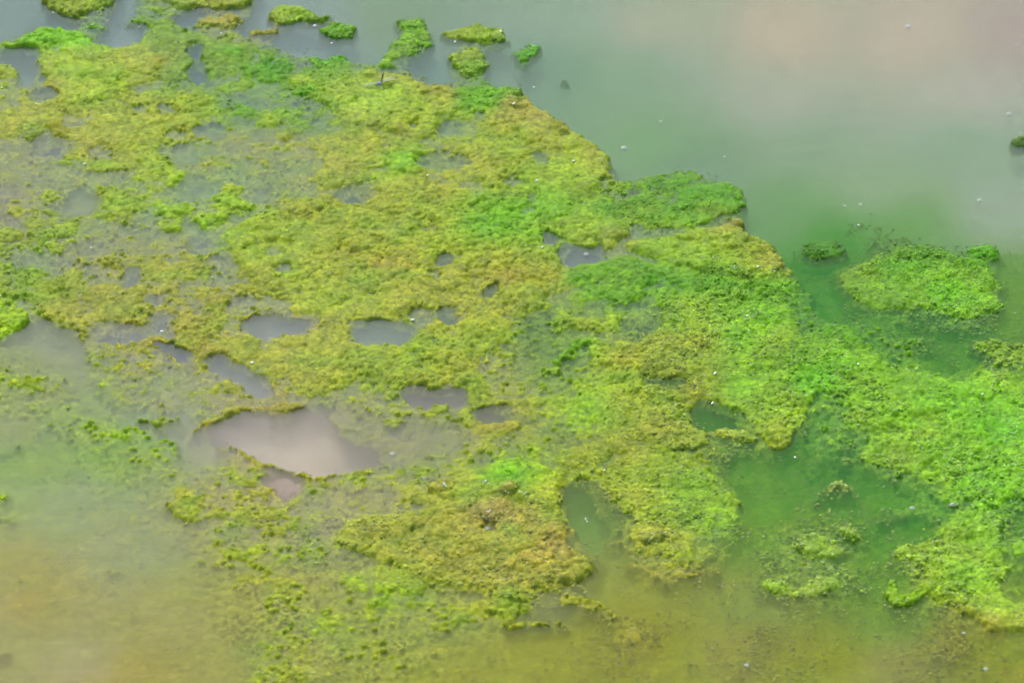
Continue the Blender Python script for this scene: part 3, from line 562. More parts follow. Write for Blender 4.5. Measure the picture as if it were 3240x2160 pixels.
# ------------------------------------------------------------------ granules: small gas-swollen tufts on and around the mats
rng = np.random.default_rng(7)
NG = 520000
gu = rng.uniform(-.99, .99, NG); gv = rng.uniform(0, 1, NG)
gj = np.clip((gv*(NY-1)).astype(int), 0, NY-2); gi = np.clip(((gu+1)/2*(NX-1)).astype(int), 0, NX-2)
gH = Hm[gj, gi]; gL = L[gj, gi]
gx = GX[gj, gi]+(rng.random(NG)-.5)*.0026; gy = GY[gj, gi]+(rng.random(NG)-.5)*.0030
gc = fbm(gx*1000/40, gy*1000/40, 1001, 3)+fbm(gx*1000/150, gy*1000/150, 1002, 2)
gdx, gdy = to_draw(gx, gy)
eastw = np.clip((gdx-1250)/300, 0, 1)*np.clip((gdy-560)/150, 0, 1); southw = np.clip((gdy-1050)/150, 0, 1)*np.clip((gdx-350)/400, .05, 1)
bub = np.maximum(eastw, southw*.8)                      # where the mats are bubbly rather than felted
isl = ((own_g[gj, gi] >= 50) & (own_g[gj, gi] < 100)).astype(float)
bub = np.maximum(bub, np.maximum(isl*.8, np.clip((132-col[gj, gi, 0])/20, 0, 1)*.6))
p_on = np.where(gH > -3, (.10+.34*bub)*np.clip(.6+gc*2.4, 0, 1.3), 0)
p_fl = np.where((gL > -46) & (gH <= -3), np.clip((gL+46)/46, 0, 1)**1.6*np.clip(.25+gc*2.2, 0, 1)*(.08*np.clip((gdx+100)/700, .1, 1)+.46*bub), 0)
pick = rng.random(NG) < np.maximum(p_on, p_fl)
idx_ = np.where(pick)[0]; print('granules wanted', len(idx_)); idx_ = idx_[:110000]
g_r = (.0016+.0019*rng.random(len(idx_))**1.6)*(.85+.35*bub[idx_])
g_z = np.where(gH[idx_] > -3, gH[idx_]/1000-g_r*.05, -.0005-.007*rng.random(len(idx_))**1.3-g_r*.4)
g_x, g_y, g_j, g_i = gx[idx_], gy[idx_], gj[idx_], gi[idx_]
g_alb = alb[g_j, g_i]*(0.95+.65*rng.random(len(idx_)))[:, None]
g_alb = g_alb+(g_alb.mean(1, keepdims=True)*np.array([1.05, 1.1, .75])-g_alb)*(rng.random(len(idx_))*(.2+.35*bub[idx_]))[:, None]
g_fl = gH[idx_] <= -3
_t = [2*math.pi*k/5 for k in range(5)]
G_V = np.array([(0, 0, 1)]+[(.72*math.cos(a), .72*math.sin(a), .66) for a in _t]+[(math.cos(a+.63), math.sin(a+.63), -.25) for a in _t], np.float32)
G_F = np.array([(0, 1+k, 1+(k+1) % 5) for k in range(5)]+[(1+k, 6+k, 1+(k+1) % 5) for k in range(5)]+[(6+k, 6+(k+1) % 5, 1+(k+1) % 5) for k in range(5)], np.int32)
G_N = G_V/np.linalg.norm(G_V, axis=1, keepdims=True)
used_g = np.zeros(len(idx_), bool)
# ------------------------------------------------------------------ materials
def mat_new(name):
    m = bpy.data.materials.new(name); m.use_nodes = True
    return m, m.node_tree, m.node_tree.nodes, m.node_tree.links
def algae_material():
    m, t, n, l = mat_new('algae'); b = n['Principled BSDF']
    at = n.new('ShaderNodeAttribute'); at.attribute_name = 'tone'
    tc = n.new('ShaderNodeTexCoord')
    nz = n.new('ShaderNodeTexNoise'); nz.inputs['Scale'].default_value = 170; nz.inputs['Detail'].default_value = 3
    l.new(tc.outputs['Object'], nz.inputs['Vector'])
    mr = n.new('ShaderNodeMapRange'); mr.inputs[1].default_value = .3; mr.inputs[2].default_value = .7; mr.inputs[3].default_value = .70; mr.inputs[4].default_value = 1.3
    l.new(nz.outputs['Fac'], mr.inputs[0])
    mx = n.new('ShaderNodeVectorMath'); mx.operation = 'SCALE'
    l.new(at.outputs['Color'], mx.inputs[0]); l.new(mr.outputs[0], mx.inputs['Scale'])
    l.new(mx.outputs[0], b.inputs['Base Color'])
    b.inputs['Roughness'].default_value = 0.5; b.inputs['Specular IOR Level'].default_value = 0.12
    b.subsurface_method = 'BURLEY'; b.inputs['Subsurface Weight'].default_value = 0.65; b.inputs['Subsurface Scale'].default_value = 0.006
    b.inputs['Subsurface Radius'].default_value = (1.0, 1.0, .35)
    n2 = n.new('ShaderNodeTexNoise'); n2.inputs['Scale'].default_value = 420; n2.inputs['Detail'].default_value = 4
    l.new(tc.outputs['Object'], n2.inputs['Vector'])
    bp = n.new('ShaderNodeBump'); bp.inputs['Strength'].default_value = 0.5; bp.inputs['Distance'].default_value = 0.0016
    l.new(n2.outputs['Fac'], bp.inputs['Height']); l.new(bp.outputs[0], b.inputs['Normal'])
    return m
M_ALGAE = algae_material()

def mesh_from_cells(name, cells, parent=None, all_left=False):
    """one mesh of the given cells of the height field, with the granules that sit on them"""
    jj, ii = np.where(cells)
    gs = np.where((cells[g_j, g_i] | all_left) & ~used_g)[0]; used_g[gs] = True
    if len(jj) == 0: return None
    a = jj*NX+ii
    quads = np.stack([a, a+1, a+NX+1, a+NX], 1)
    ids, inv = np.unique(quads.ravel(), return_inverse=True)
    X = GX.ravel()[ids]; Y = GY.ravel()[ids]; Z = Pz.ravel()[ids]
    ox, oy = float(X.mean()), float(Y.mean())
    if parent is not None: ox, oy = parent.location.x, parent.location.y
    me = bpy.data.meshes.new(name)
    k = len(gs); nv = len(ids); nq = len(quads)
    gco = (G_V[None]*g_r[gs][:, None, None]*np.array([1, 1, .62])+np.stack([g_x[gs]-ox, g_y[gs]-oy, g_z[gs]], 1)[:, None]).reshape(-1, 3)
    gfi = (G_F[None]+(nv+11*np.arange(k))[:, None, None]).reshape(-1)
    co = np.concatenate([np.stack([X-ox, Y-oy, Z], 1), gco])
    nf = k*15
    me.vertices.add(len(co)); me.loops.add(nq*4+nf*3); me.polygons.add(nq+nf)
    me.vertices.foreach_set('co', co.astype(np.float32).ravel())
    me.loops.foreach_set('vertex_index', np.concatenate([inv.ravel(), gfi]).astype(np.int32))
    me.polygons.foreach_set('loop_start', np.concatenate([np.arange(0, nq*4, 4), nq*4+np.arange(0, nf*3, 3)]).astype(np.int32))
    me.polygons.foreach_set('loop_total', np.concatenate([np.full(nq, 4), np.full(nf, 3)]).astype(np.int32))
    me.polygons.foreach_set('use_smooth', np.ones(nq+nf, bool))
    me.update(calc_edges=True)
    ca = me.attributes.new('tone', 'FLOAT_COLOR', 'POINT')
    cc = np.ones((len(co), 4), np.float32); cc[:, :3] = np.concatenate([alb.reshape(-1, 3)[ids], np.repeat(g_alb[gs], 11, 0)])
    ca.data.foreach_set('color', cc.ravel())
    me.normals_split_custom_set_from_vertices(np.concatenate([N.reshape(-1, 3)[ids], np.tile(G_N, (k, 1))]).astype(np.float32))
    me.materials.append(M_ALGAE)
    o = bpy.data.objects.new(name, me); C.objects.link(o)
    if parent is None: o.location = (ox, oy, 0)
    else: o.parent = parent
    return o
def tag(o, label=None, cat=None, group=None, kind=None):
    if label: o['label'] = label
    if cat: o['category'] = cat
    if group: o['group'] = group
    if kind: o['kind'] = kind
    return o

# ------------------------------------------------------------------ water, bed
WATER_K = 1.74
def water_grid(name, step, zoff=0.0, amp=0):
    xs = np.concatenate([[-60, -20, -8, -4], np.arange(-2.2, 2.2001, step), [4, 8, 20, 60]])
    ys = np.concatenate([[-40, -10, 0, 2.5], np.arange(3.7, 7.6001, step), [9, 12, 20, 40, 90]])
    X, Y = np.meshgrid(xs, ys)
    ax, ay = to_draw(np.clip(X, -2.2, 2.2), np.clip(Y, 3.7, 7.6))
    ax = ax + fbm(X*5, Y*5, 71, 3)*70; ay = ay + fbm(X*5, Y*5, 72, 3)*50
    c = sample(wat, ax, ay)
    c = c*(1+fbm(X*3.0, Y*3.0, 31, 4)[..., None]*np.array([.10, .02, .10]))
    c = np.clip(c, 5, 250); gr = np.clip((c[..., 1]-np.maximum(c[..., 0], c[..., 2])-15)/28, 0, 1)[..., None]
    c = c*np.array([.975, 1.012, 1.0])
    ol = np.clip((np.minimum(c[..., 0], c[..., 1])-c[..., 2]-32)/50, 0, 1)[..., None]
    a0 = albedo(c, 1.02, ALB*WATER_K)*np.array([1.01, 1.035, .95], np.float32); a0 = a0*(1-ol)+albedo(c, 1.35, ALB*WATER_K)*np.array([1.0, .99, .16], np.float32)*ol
    a1 = albedo(c, 1.45, ALB*WATER_K)*np.array([.55, .88, .08], np.float32)
    a = (a0*(1-gr)+a1*gr).astype(np.float32)
    ny_, nx_ = X.shape
    idx = np.arange(ny_*nx_).reshape(ny_, nx_)
    quads = np.stack([idx[:-1, :-1], idx[:-1, 1:], idx[1:, 1:], idx[1:, :-1]], -1).reshape(-1, 4)
    me = bpy.data.meshes.new(name)
    me.vertices.add(X.size); me.loops.add(len(quads)*4); me.polygons.add(len(quads))
    me.vertices.foreach_set('co', np.stack([X.ravel(), Y.ravel(), np.full(X.size, 0.0)], 1).astype(np.float32).ravel())
    me.loops.foreach_set('vertex_index', quads.astype(np.int32).ravel())
    me.polygons.foreach_set('loop_start', np.arange(0, len(quads)*4, 4, dtype=np.int32))
    me.polygons.foreach_set('loop_total', np.full(len(quads), 4, np.int32))
    me.polygons.foreach_set('use_smooth', np.ones(len(quads), bool))
    me.update(calc_edges=True)
    ca = me.attributes.new('tone', 'FLOAT_COLOR', 'POINT')
    cc = np.ones((X.size, 4), np.float32); cc[:, :3] = a.reshape(-1, 3)
    ca.data.foreach_set('color', cc.ravel())
    return me
def murk_material(name, cover, gloss):
    m, t, n, l = mat_new(name); n.remove(n['Principled BSDF']); out = n['Material Output']
    at = n.new('ShaderNodeAttribute'); at.attribute_name = 'tone'
    df = n.new('ShaderNodeBsdfDiffuse'); l.new(at.outputs['Color'], df.inputs['Color'])
    tr = n.new('ShaderNodeBsdfTransparent')
    mx = n.new('ShaderNodeMixShader'); l.new(tr.outputs[0], mx.inputs[1]); l.new(df.outputs[0], mx.inputs[2])
    tc = n.new('ShaderNodeTexCoord')
    nz = n.new('ShaderNodeTexNoise'); nz.inputs['Scale'].default_value = 22; nz.inputs['Detail'].default_value = 5
    l.new(tc.outputs['Object'], nz.inputs['Vector'])
    mr = n.new('ShaderNodeMapRange'); mr.inputs[1].default_value = .3; mr.inputs[2].default_value = .7
    mr.inputs[3].default_value = cover*.82; mr.inputs[4].default_value = cover*1.18
    l.new(nz.outputs['Fac'], mr.inputs[0]); l.new(mr.outputs[0], mx.inputs[0])
    last = mx
    if gloss:
        gl = n.new('ShaderNodeBsdfGlossy'); gl.inputs['Roughness'].default_value = 0.10
        fr = n.new('ShaderNodeFresnel'); fr.inputs['IOR'].default_value = 1.22
        mg = n.new('ShaderNodeMixShader'); l.new(fr.outputs[0], mg.inputs[0]); l.new(mx.outputs[0], mg.inputs[1]); l.new(gl.outputs[0], mg.inputs[2])
        # wind-drawn wavelets and the rings left by an insect
        mp = n.new('ShaderNodeMapping'); mp.inputs['Scale'].default_value = (5, 34, 1); l.new(tc.outputs['Object'], mp.inputs['Vector'])
        wv = n.new('ShaderNodeTexNoise'); wv.inputs['Scale'].default_value = 1.0; wv.inputs['Detail'].default_value = 3; l.new(mp.outputs[0], wv.inputs['Vector'])
        rx, ry = to_ground(1828, 300)
        su = n.new('ShaderNodeVectorMath'); su.operation = 'SUBTRACT'; su.inputs[1].default_value = (rx, ry, 0); l.new(tc.outputs['Object'], su.inputs[0])
        ln = n.new('ShaderNodeVectorMath'); ln.operation = 'LENGTH'; l.new(su.outputs[0], ln.inputs[0])
        k = n.new('ShaderNodeMath'); k.operation = 'MULTIPLY'; k.inputs[1].default_value = 2*math.pi/0.011; l.new(ln.outputs['Value'], k.inputs[0])
        sn = n.new('ShaderNodeMath'); sn.operation = 'SINE'; l.new(k.outputs[0], sn.inputs[0])
        en = n.new('ShaderNodeMapRange'); en.interpolation_type = 'SMOOTHSTEP'; en.inputs[1].default_value = .045; en.inputs[2].default_value = .066; l.new(ln.outputs['Value'], en.inputs[0])
        e2 = n.new('ShaderNodeMapRange'); e2.interpolation_type = 'SMOOTHSTEP'; e2.inputs[1].default_value = .072; e2.inputs[2].default_value = .105; e2.inputs[3].default_value = 1; e2.inputs[4].default_value = 0; l.new(ln.outputs['Value'], e2.inputs[0])
        p1 = n.new('ShaderNodeMath'); p1.operation = 'MULTIPLY'; l.new(en.outputs[0], p1.inputs[0]); l.new(e2.outputs[0], p1.inputs[1])
        p2 = n.new('ShaderNodeMath'); p2.operation = 'MULTIPLY'; l.new(p1.outputs[0], p2.inputs[0]); l.new(sn.outputs[0], p2.inputs[1])
        p3 = n.new('ShaderNodeMath'); p3.operation = 'MULTIPLY'; p3.inputs[1].default_value = 0.22; l.new(p2.outputs[0], p3.inputs[0])
        p4 = n.new('ShaderNodeMath'); p4.operation = 'ADD'; l.new(p3.outputs[0], p4.inputs[0])
        sc = n.new('ShaderNodeMath'); sc.operation = 'MULTIPLY'; sc.inputs[1].default_value = 1.2; l.new(wv.outputs['Fac'], sc.inputs[0]); l.new(sc.outputs[0], p4.inputs[1])
        bp = n.new('ShaderNodeBump'); bp.inputs['Strength'].default_value = 1.0; bp.inputs['Distance'].default_value = 0.0012
        l.new(p4.outputs[0], bp.inputs['Height'])
        l.new(bp.outputs[0], gl.inputs['Normal']); l.new(bp.outputs[0], fr.inputs['Normal']); l.new(bp.outputs[0], df.inputs['Normal'])
        if gloss: last = mg
    l.new(last.outputs[0], out.inputs['Surface'])
    return m
M_SURF = murk_material('water_surface', 0.10, True)
M_MURK = murk_material('turbid_water', 0.115, False)
m, t, n_, l_ = mat_new('silt_bed'); b = n_['Principled BSDF']; at = n_.new('ShaderNodeAttribute'); at.attribute_name = 'tone'
l_.new(at.outputs['Color'], b.inputs['Base Color']); b.inputs['Roughness'].default_value = .9; b.inputs['Specular IOR Level'].default_value = .1
M_BED = m
wm = water_grid('water', 0.02); wm.materials.append(M_SURF)
water = bpy.data.objects.new('water', wm); C.objects.link(water); water['kind'] = 'structure'
lm = water_grid('murk_layer', 0.04); lm.materials.append(M_MURK)
for k, z in enumerate([3, 7, 12, 18, 25, 33, 42]):
    o = bpy.data.objects.new('murk_layer', lm); C.objects.link(o); o.parent = water; o.location = (0, 0, -z/1000); o['kind'] = 'structure'
bm_ = water_grid('pond_bed', 0.05); bm_.materials.append(M_BED)
bed = bpy.data.objects.new('pond_bed', bm_); C.objects.link(bed); bed.location = (0, 0, -0.058); bed['kind'] = 'structure'

# ------------------------------------------------------------------ the algae objects
LAB = {
 50: ('algae_clump', 'yellow-green floating algae clump cut off by the top left edge of the photo'),
 51: ('algae_clump', 'long yellow-green algae clump along the top edge with a brown lower rim'),
 52: ('algae_clump', 'tan and olive algae clump just below the long clump at the top edge'),
 53: ('algae_clump', 'small oval brown-yellow algae tuft left of the humped clump near the top'),
 54: ('algae_clump', 'humped lime green algae clump with a thin tail to the right, near the top'),
 55: ('algae_clump', 'green ragged algae clump under the tail of the humped clump'),
 56: ('algae_clump', 'wet green granular algae strip reaching down to the main mat left of the oval island'),
 57: ('algae_clump', 'smooth oval yellow-green algae island with dark far rim on open water'),
 58: ('algae_clump', 'algae island yellow above and green below, touching the oval island from beneath'),
 59: ('algae_clump', 'notched green algae tuft alone in the water right of the oval island'),
 60: ('algae_clump', 'faint small dark green algae tuft half sunk below the notched tuft'),
 61: ('algae_clump', 'large bright green algae island alone in deep green water at the right'),
 62: ('algae_clump', 'small dark grey-green algae tuft between the main mat and the large right island'),
 63: ('algae_clump', 'dark green algae tuft cut by the right edge above the large right island'),
 64: ('algae_clump', 'thin pale green algae band at the right edge between island and right mat'),
 65: ('algae_clump', 'wide light green algae clump running down to the right edge in the lower right corner'),
 66: ('algae_clump', 'pale green algae clump afloat in olive water, wedge shaped, lower right'),
 67: ('algae_clump', 'tiny yellowish algae tuft just right of the wedge shaped clump'),
 68: ('algae_clump', 'two-humped yellow-green algae clump with golden sunken base, lowest of the free clumps'),
 69: ('algae_clump', 'hook shaped bright green algae clump left of the wide lower right clump'),
 70: ('algae_clump', 'tiny pale green algae fleck in dark green water left of the right mat'),
 71: ('algae_clump', 'tiny pale algae fleck in the dark green bay, upper of the two flecks'),
 40: ('algae_clump', 'lime green algae clump at the left edge beside the brownish thin mat'),
}
PART = {20:'bright lime cushion at the upper left edge of the mat',21:'large yellow cushion with brown rim, upper left',22:'lime cushion under the dragonfly',23:'thick yellow-green cushion with dark rim at the far right bulge',24:'small bright green cushion in the brown middle',
 25:'broad yellow-green cushion in the centre',26:'dark wet green stretch beyond the tip',27:'yellow-green cushion beside the grey pool',28:'thick yellow-green tongue with tan tip',29:'bright lime-green swelling, right of centre',30:'small yellowish lobe over green water',31:'lime cushion with bright green crest, lower middle',
 32:'brown and ochre cushion, lower middle',33:'olive-green cushion east of the brown one'}
core = keep & (cid > 0)
lab = label_runs(keep & solid)
# every kept cell that belongs to no drawn owner and lies on its own goes to the loose algae
main_ids = np.unique(lab[(cid == 25) & solid]); main_ids = main_ids[main_ids > 0]
cnt = np.bincount(lab.ravel()); main_lab = main_ids[np.argmax(cnt[main_ids])]
is_main = (lab == main_lab)
things = {}
assigned = np.zeros(keep.shape, bool)
for k, (nm, lb) in LAB.items():
    c = keep & (cid == k)
    o = mesh_from_cells(nm, c)
    if o: tag(o, lb, 'algae clump', 'free-floating algae clumps'); things[k] = o
    assigned |= c
mainc = keep & ~assigned & (is_main | ((cid >= 1) & (cid < 40)) | (cid >= 100))
base = mainc & ((cid < 20) | (cid >= 40)) & (cid < 100)
# an outlying sliver of the ground of the mat is loose algae
base &= (is_main | (cellmax <= -16) & (cid == 1))
main = mesh_from_cells('algae_mat', base)
tag(main, 'huge floating mat of lime, yellow and brown algae spreading from the left across the middle', 'algae mat')
assigned |= base
for k, lb in PART.items():
    c = keep & ~assigned & (cid == k)
    o = mesh_from_cells('cushion', c, main)
    if o: o['label'] = lb
    assigned |= c
for k in range(100, 105):
    c = keep & ~assigned & (cid == k)
    o = mesh_from_cells('gas_blister', c, main)
    assigned |= c
loose = mesh_from_cells('loose_algae', keep & ~assigned, None, True)
print('TRIS', sum(len(o.data.loops)-2*len(o.data.polygons) for o in C.objects if o.type == 'MESH'), 'granules', len(idx_))
tag(loose, 'loose and sunken algae granules drifting in the murky water', 'algae', kind='stuff')

def surf_z(px, py):
    x, y = to_ground(px, py)
    j = int(np.clip(round((y-y0)/dyv), 0, NY-1)); i = int(np.clip(round((x/half[j]+1)/2*(NX-1)), 0, NX-1))
    z = max(float(Pz[max(j-1, 0):j+2, max(i-1, 0):i+2].max()), 0.0)
    return x, y, z

# ------------------------------------------------------------------ small things
import bmesh
def simple_mat(name, col, rough=.5, spec=.5, alpha=1.0, noise=0.0, trans=0.0):
    m, t, n, l = mat_new(name); b = n['Principled BSDF']
    b.inputs['Base Color'].default_value = (*col, 1); b.inputs['Roughness'].default_value = rough
    b.inputs['Specular IOR Level'].default_value = spec; b.inputs['Alpha'].default_value = alpha
    b.inputs['Transmission Weight'].default_value = trans
    if noise:
        tc = n.new('ShaderNodeTexCoord'); nz = n.new('ShaderNodeTexNoise'); nz.inputs['Scale'].default_value = 300
        l.new(tc.outputs['Object'], nz.inputs['Vector'])
        mr = n.new('ShaderNodeMapRange'); mr.inputs[3].default_value = 1-noise; mr.inputs[4].default_value = 1+noise; l.new(nz.outputs['Fac'], mr.inputs[0])
        vm = n.new('ShaderNodeVectorMath'); vm.operation = 'SCALE'; vm.inputs[0].default_value = col; l.new(mr.outputs[0], vm.inputs['Scale']); l.new(vm.outputs[0], b.inputs['Base Color'])
    return m
def finish(name, bm, mat, parent=None, loc=None, smooth=True):
    me = bpy.data.meshes.new(name); bm.to_mesh(me); bm.free()
    if smooth: me.polygons.foreach_set('use_smooth', [True]*len(me.polygons))
    me.materials.append(mat)
    o = bpy.data.objects.new(name, me); C.objects.link(o)
    if parent is not None: o.parent = parent
    if loc is not None: o.location = loc
    return o
def tube(bm, pts, rad, seg=8):
    """a tapering tube through pts with radii rad, closed at both ends"""
    pts = [Vector(p) for p in pts]; rings = []
    up_ = Vector((0.13, 0.21, 0.97))
    for i, p in enumerate(pts):
        d = (pts[min(i+1, len(pts)-1)]-pts[max(i-1, 0)]).normalized()
        a = d.cross(up_); a = a.normalized() if a.length > 1e-3 else Vector((1, 0, 0)); b = d.cross(a)
        rings.append([bm.verts.new(p+(a*math.cos(t)+b*math.sin(t))*rad[i]) for t in [2*math.pi*k/seg for k in range(seg)]])
    for r, s in zip(rings[:-1], rings[1:]):
        for k in range(seg): bm.faces.new((r[k], r[(k+1) % seg], s[(k+1) % seg], s[k]))
    bm.faces.new(rings[0][::-1]); bm.faces.new(rings[-1])
def ball(bm, c, r, sub=2, scale=(1, 1, 1), rot=None):
    M = Matrix.Translation(c) @ (rot.to_matrix().to_4x4() if rot else Matrix()) @ Matrix.Diagonal((*scale, 1))
    bmesh.ops.create_icosphere(bm, subdivisions=sub, radius=r, matrix=M)

# --- dragonfly: thorax low and facing the camera's left, abdomen raised
M_BODY = simple_mat('powder_blue_chitin', (.20, .25, .33), .5, .4, noise=.3)
M_ABD = simple_mat('dark_chitin', (.018, .02, .016), .35, .5)
M_EYE = simple_mat('blue_grey_eye', (.10, .14, .22), .2, .6)
def wing_material():
    m, t, n, l = mat_new('wing_membrane'); b = n['Principled BSDF']
    b.inputs['Base Color'].default_value = (.75, .80, .70, 1); b.inputs['Roughness'].default_value = .25
    tc = n.new('ShaderNodeTexCoord'); v = n.new('ShaderNodeTexVoronoi'); v.feature = 'DISTANCE_TO_EDGE'; v.inputs['Scale'].default_value = 520
    l.new(tc.outputs['Object'], v.inputs['Vector'])
    mr = n.new('ShaderNodeMapRange'); mr.inputs[1].default_value = 0; mr.inputs[2].default_value = .12; mr.inputs[3].default_value = .32; mr.inputs[4].default_value = .09
    l.new(v.outputs['Distance'], mr.inputs[0]); l.new(mr.outputs[0], b.inputs['Alpha'])
    return m
M_WING = wing_material()
dx_, dy_, dz_ = surf_z(873, 205)
dfly = bpy.data.objects.new('dragonfly', None); C.objects.link(dfly); dfly.location = (dx_, dy_, dz_)
tag(dfly, 'blue-grey dragonfly with raised dark abdomen and clear wings perched on the lime algae', 'dragonfly')
T = Vector((-.0005, 0.0, .0125))              # thorax centre
bm = bmesh.new(); ball(bm, T, .0046, 3, (1.25, 1.0, .95), Euler((0, .15, -.5)))
for v in bm.verts: v.co += (v.co-T).normalized()*0.0003*math.sin(v.co.x*2600)
thx = finish('thorax', bm, M_BODY, dfly)
bm = bmesh.new(); hc = T+Vector((-.0052, -.0035, -.0012))
ball(bm, hc, .0025, 2, (1, .8, .9)); finish('head', bm, M_BODY, dfly)
for s in (-1, 1):
    bm = bmesh.new(); ball(bm, hc+Vector((-.0008+.0006*s, -.0004-.0022*s*-0.3, .0008))+Vector((.0017*s, -.0017*s*.4, 0)), .0018, 2, (.9, .9, 1.15)); finish('eye', bm, M_EYE, dfly)
bm = bmesh.new(); A0 = T+Vector((.0032, .002, .0012)); A1 = T+Vector((.0080, .022, .0150))
tube(bm, [A0, A0.lerp(A1, .12)+Vector((0, 0, .0003)), A0.lerp(A1, .4), A0.lerp(A1, .7), A0.lerp(A1, .93), A1], [.0022, .0019, .0015, .0018, .0017, .0009], 10)
finish('abdomen', bm, M_ABD, dfly)
def wing(root, direction, chord_dir, length, chord, name):
    bm = bmesh.new(); n = 12
    d = direction.normalized(); c = (chord_dir-d*chord_dir.dot(d)).normalized(); nrm = d.cross(c)
    prof = [(0, .18), (.08, .45), (.2, .8), (.4, 1.0), (.65, .98), (.85, .8), (.95, .5), (1.0, .12)]
    tops, bots = [], []
    for z in (-.00008, .00008):
        a = [bm.verts.new(root+d*length*t_+nrm*(z+.0006*math.sin(t_*9))) for t_, w_ in prof]
        b = [bm.verts.new(root+d*length*t_-c*chord*w_+nrm*(z+.0004*math.cos(t_*7))) for t_, w_ in prof]
        tops.append(a); bots.append(b)
        for i in range(len(prof)-1): bm.faces.new((a[i], a[i+1], b[i+1], b[i]))
    for A in (tops, bots):
        for i in range(len(prof)-1): bm.faces.new((A[0][i], A[0][i+1], A[1][i+1], A[1][i]))
    bm.normal_update()
    w_ = finish(name, bm, M_WING, dfly)
    b2 = bmesh.new(); q = root+d*length*.86-c*chord*.02
    tube(b2, [root, root+d*length*.5+nrm*.0004, root+d*length], [.00028, .00022, .00014], 5)
    finish('vein', b2, M_ABD if False else M_WINGV, w_)
    return w_
M_WINGV = simple_mat('pale_vein', (.30, .30, .20), .4)
cf = Vector((-.45, -.9, 0.1))
wing(T+Vector((-.002, -.001, .0035)), Vector((-.93, -.36, -.10)), cf, .036, .0085, 'forewing')
wing(T+Vector((-.0005, .0015, .0035)), Vector((-.96, -.16, -.16)), cf, .034, .0100, 'hindwing')
wing(T+Vector((.0015, -.0005, .0038)), Vector((.95, .14, .14)), cf, .036, .0085, 'forewing')
wing(T+Vector((.002, .0018, .0038)), Vector((.88, .40, .10)), cf, .034, .0100, 'hindwing')
for s, k, e in [(-1, (-.003, -.002), (-.0085, -.004)), (-1, (-.002, -.001), (-.006, .002)), (-1, (-.001, -.002), (-.0015, -.005)), (1, (.001, -.002), (.0025, -.005)), (1, (.002, -.001), (.0085, -.004)), (1, (.003, 0), (.009, .003))]:
    bm = bmesh.new()
    p0 = T+Vector((k[0], k[1], -.002)); p2 = Vector((e[0], e[1], -.001)); p1 = (p0+p2)/2+Vector((e[0]*.25, e[1]*.2, .0035))
    tube(bm, [p0, p1, p2], [.0007, .0006, .0004], 6); finish('leg', bm, M_ABD, dfly)

# --- floating air bubbles
M_FILM = simple_mat('bubble_film', (.70, .76, .70), .08, .9, alpha=.25)
M_FOAM = simple_mat('white_foam', (.46, .48, .42), .35, .6)
BS = .72
BUB = [(1434,340,.0075,3,'white froth bubble on the water just off the bulge of the main mat'),
 (2086,62,.0075,3,'white froth bubble on pinkish water near the top right corner'),
 (2338,104,.005,2,'small pale bubble at the right edge in the pinkish water'),
 (2318,262,.0065,2,'grey ring-like bubble near the right edge above the dark tuft'),
 (2250,460,.0055,1,'round white bubble on green-grey water above the large right island'),
 (1517,279,.0035,1,'tiny pale bubble on open water between the ripple rings and the mat'),
 (1658,229,.003,1,'tiny pale bubble on open water up left of the ripple rings'),
 (1664,361,.003,1,'tiny pale bubble on open water down left of the ripple rings'),
 (1976,470,.004,1,'small bubble above the sunken green cloud near the right island'),
 (1941,473,.0028,1,'tiny bubble left of the sunken green cloud near the right island'),
 (1972,517,.0035,1,'small bubble in the sunken green cloud near the right island'),
 (901,1042,.0055,1,'round glassy bubble on the pinkish pool in the lower left middle'),
 (975,1098,.0055,1,'round glassy bubble beside the lime cushion with the gas blisters'),
 (1347,584,.0055,3,'froth bubble in the small grey pool right of centre'),
 (1120,1213,.0045,2,'glittering bubble in the dark hole of the brown cushion'),
 (1715,1527,.0045,2,'pale froth fleck on olive water near the bottom right of centre'),
 (2264,1535,.0045,1,'pale bubble near the bottom right corner'),
 (2214,1453,.003,1,'tiny pale bubble under the wide lower right clump'),
 (2188,1162,.006,2,'white froth fleck in the dark green gap at the right'),
 (2095,1166,.005,2,'white froth fleck left of the other one in the dark green gap')]
random.seed(4)
for x, y, r, nb, lb in BUB:
    r *= BS
    gx, gy, gz = surf_z(x, y)
    if gz < .012 and nb < 9: gz = min(gz, .004)
    root = bpy.data.objects.new('floating_bubble', None); C.objects.link(root); root.location = (gx, gy, gz)
    tag(root, lb, 'bubble', 'air bubbles floating on the pond')
    bm = bmesh.new()
    for k in range(nb):
        a = k*2.4+1; rr = r*(1-.22*k); off = Vector((math.cos(a), math.sin(a)*.6, 0))*r*(.75 if k else 0)
        ball(bm, off+Vector((0, 0, rr*.1)), rr, 3, (1, 1, .72))
    finish('film', bm, M_FILM, root)
    bm = bmesh.new()
    seg = 18
    rim = [Vector((math.cos(t)*r*1.02, math.sin(t)*r*1.02, .0003)) for t in [2*math.pi*i/seg for i in range(seg+1)]]
    tube(bm, rim, [.0005+.0003*math.sin(i*1.7)**2 for i in range(seg+1)], 5)
    if nb > 1:
        for k in range(7):
            a = random.uniform(0, 6.28); q = random.uniform(.1, .7)*r; ball(bm, Vector((math.cos(a)*q, math.sin(a)*q, r*.62)), r*.2, 1)
    else: ball(bm, Vector((-.2*r, .25*r, r*.6)), r*.2, 1)
    finish('froth', bm, M_FOAM, root)

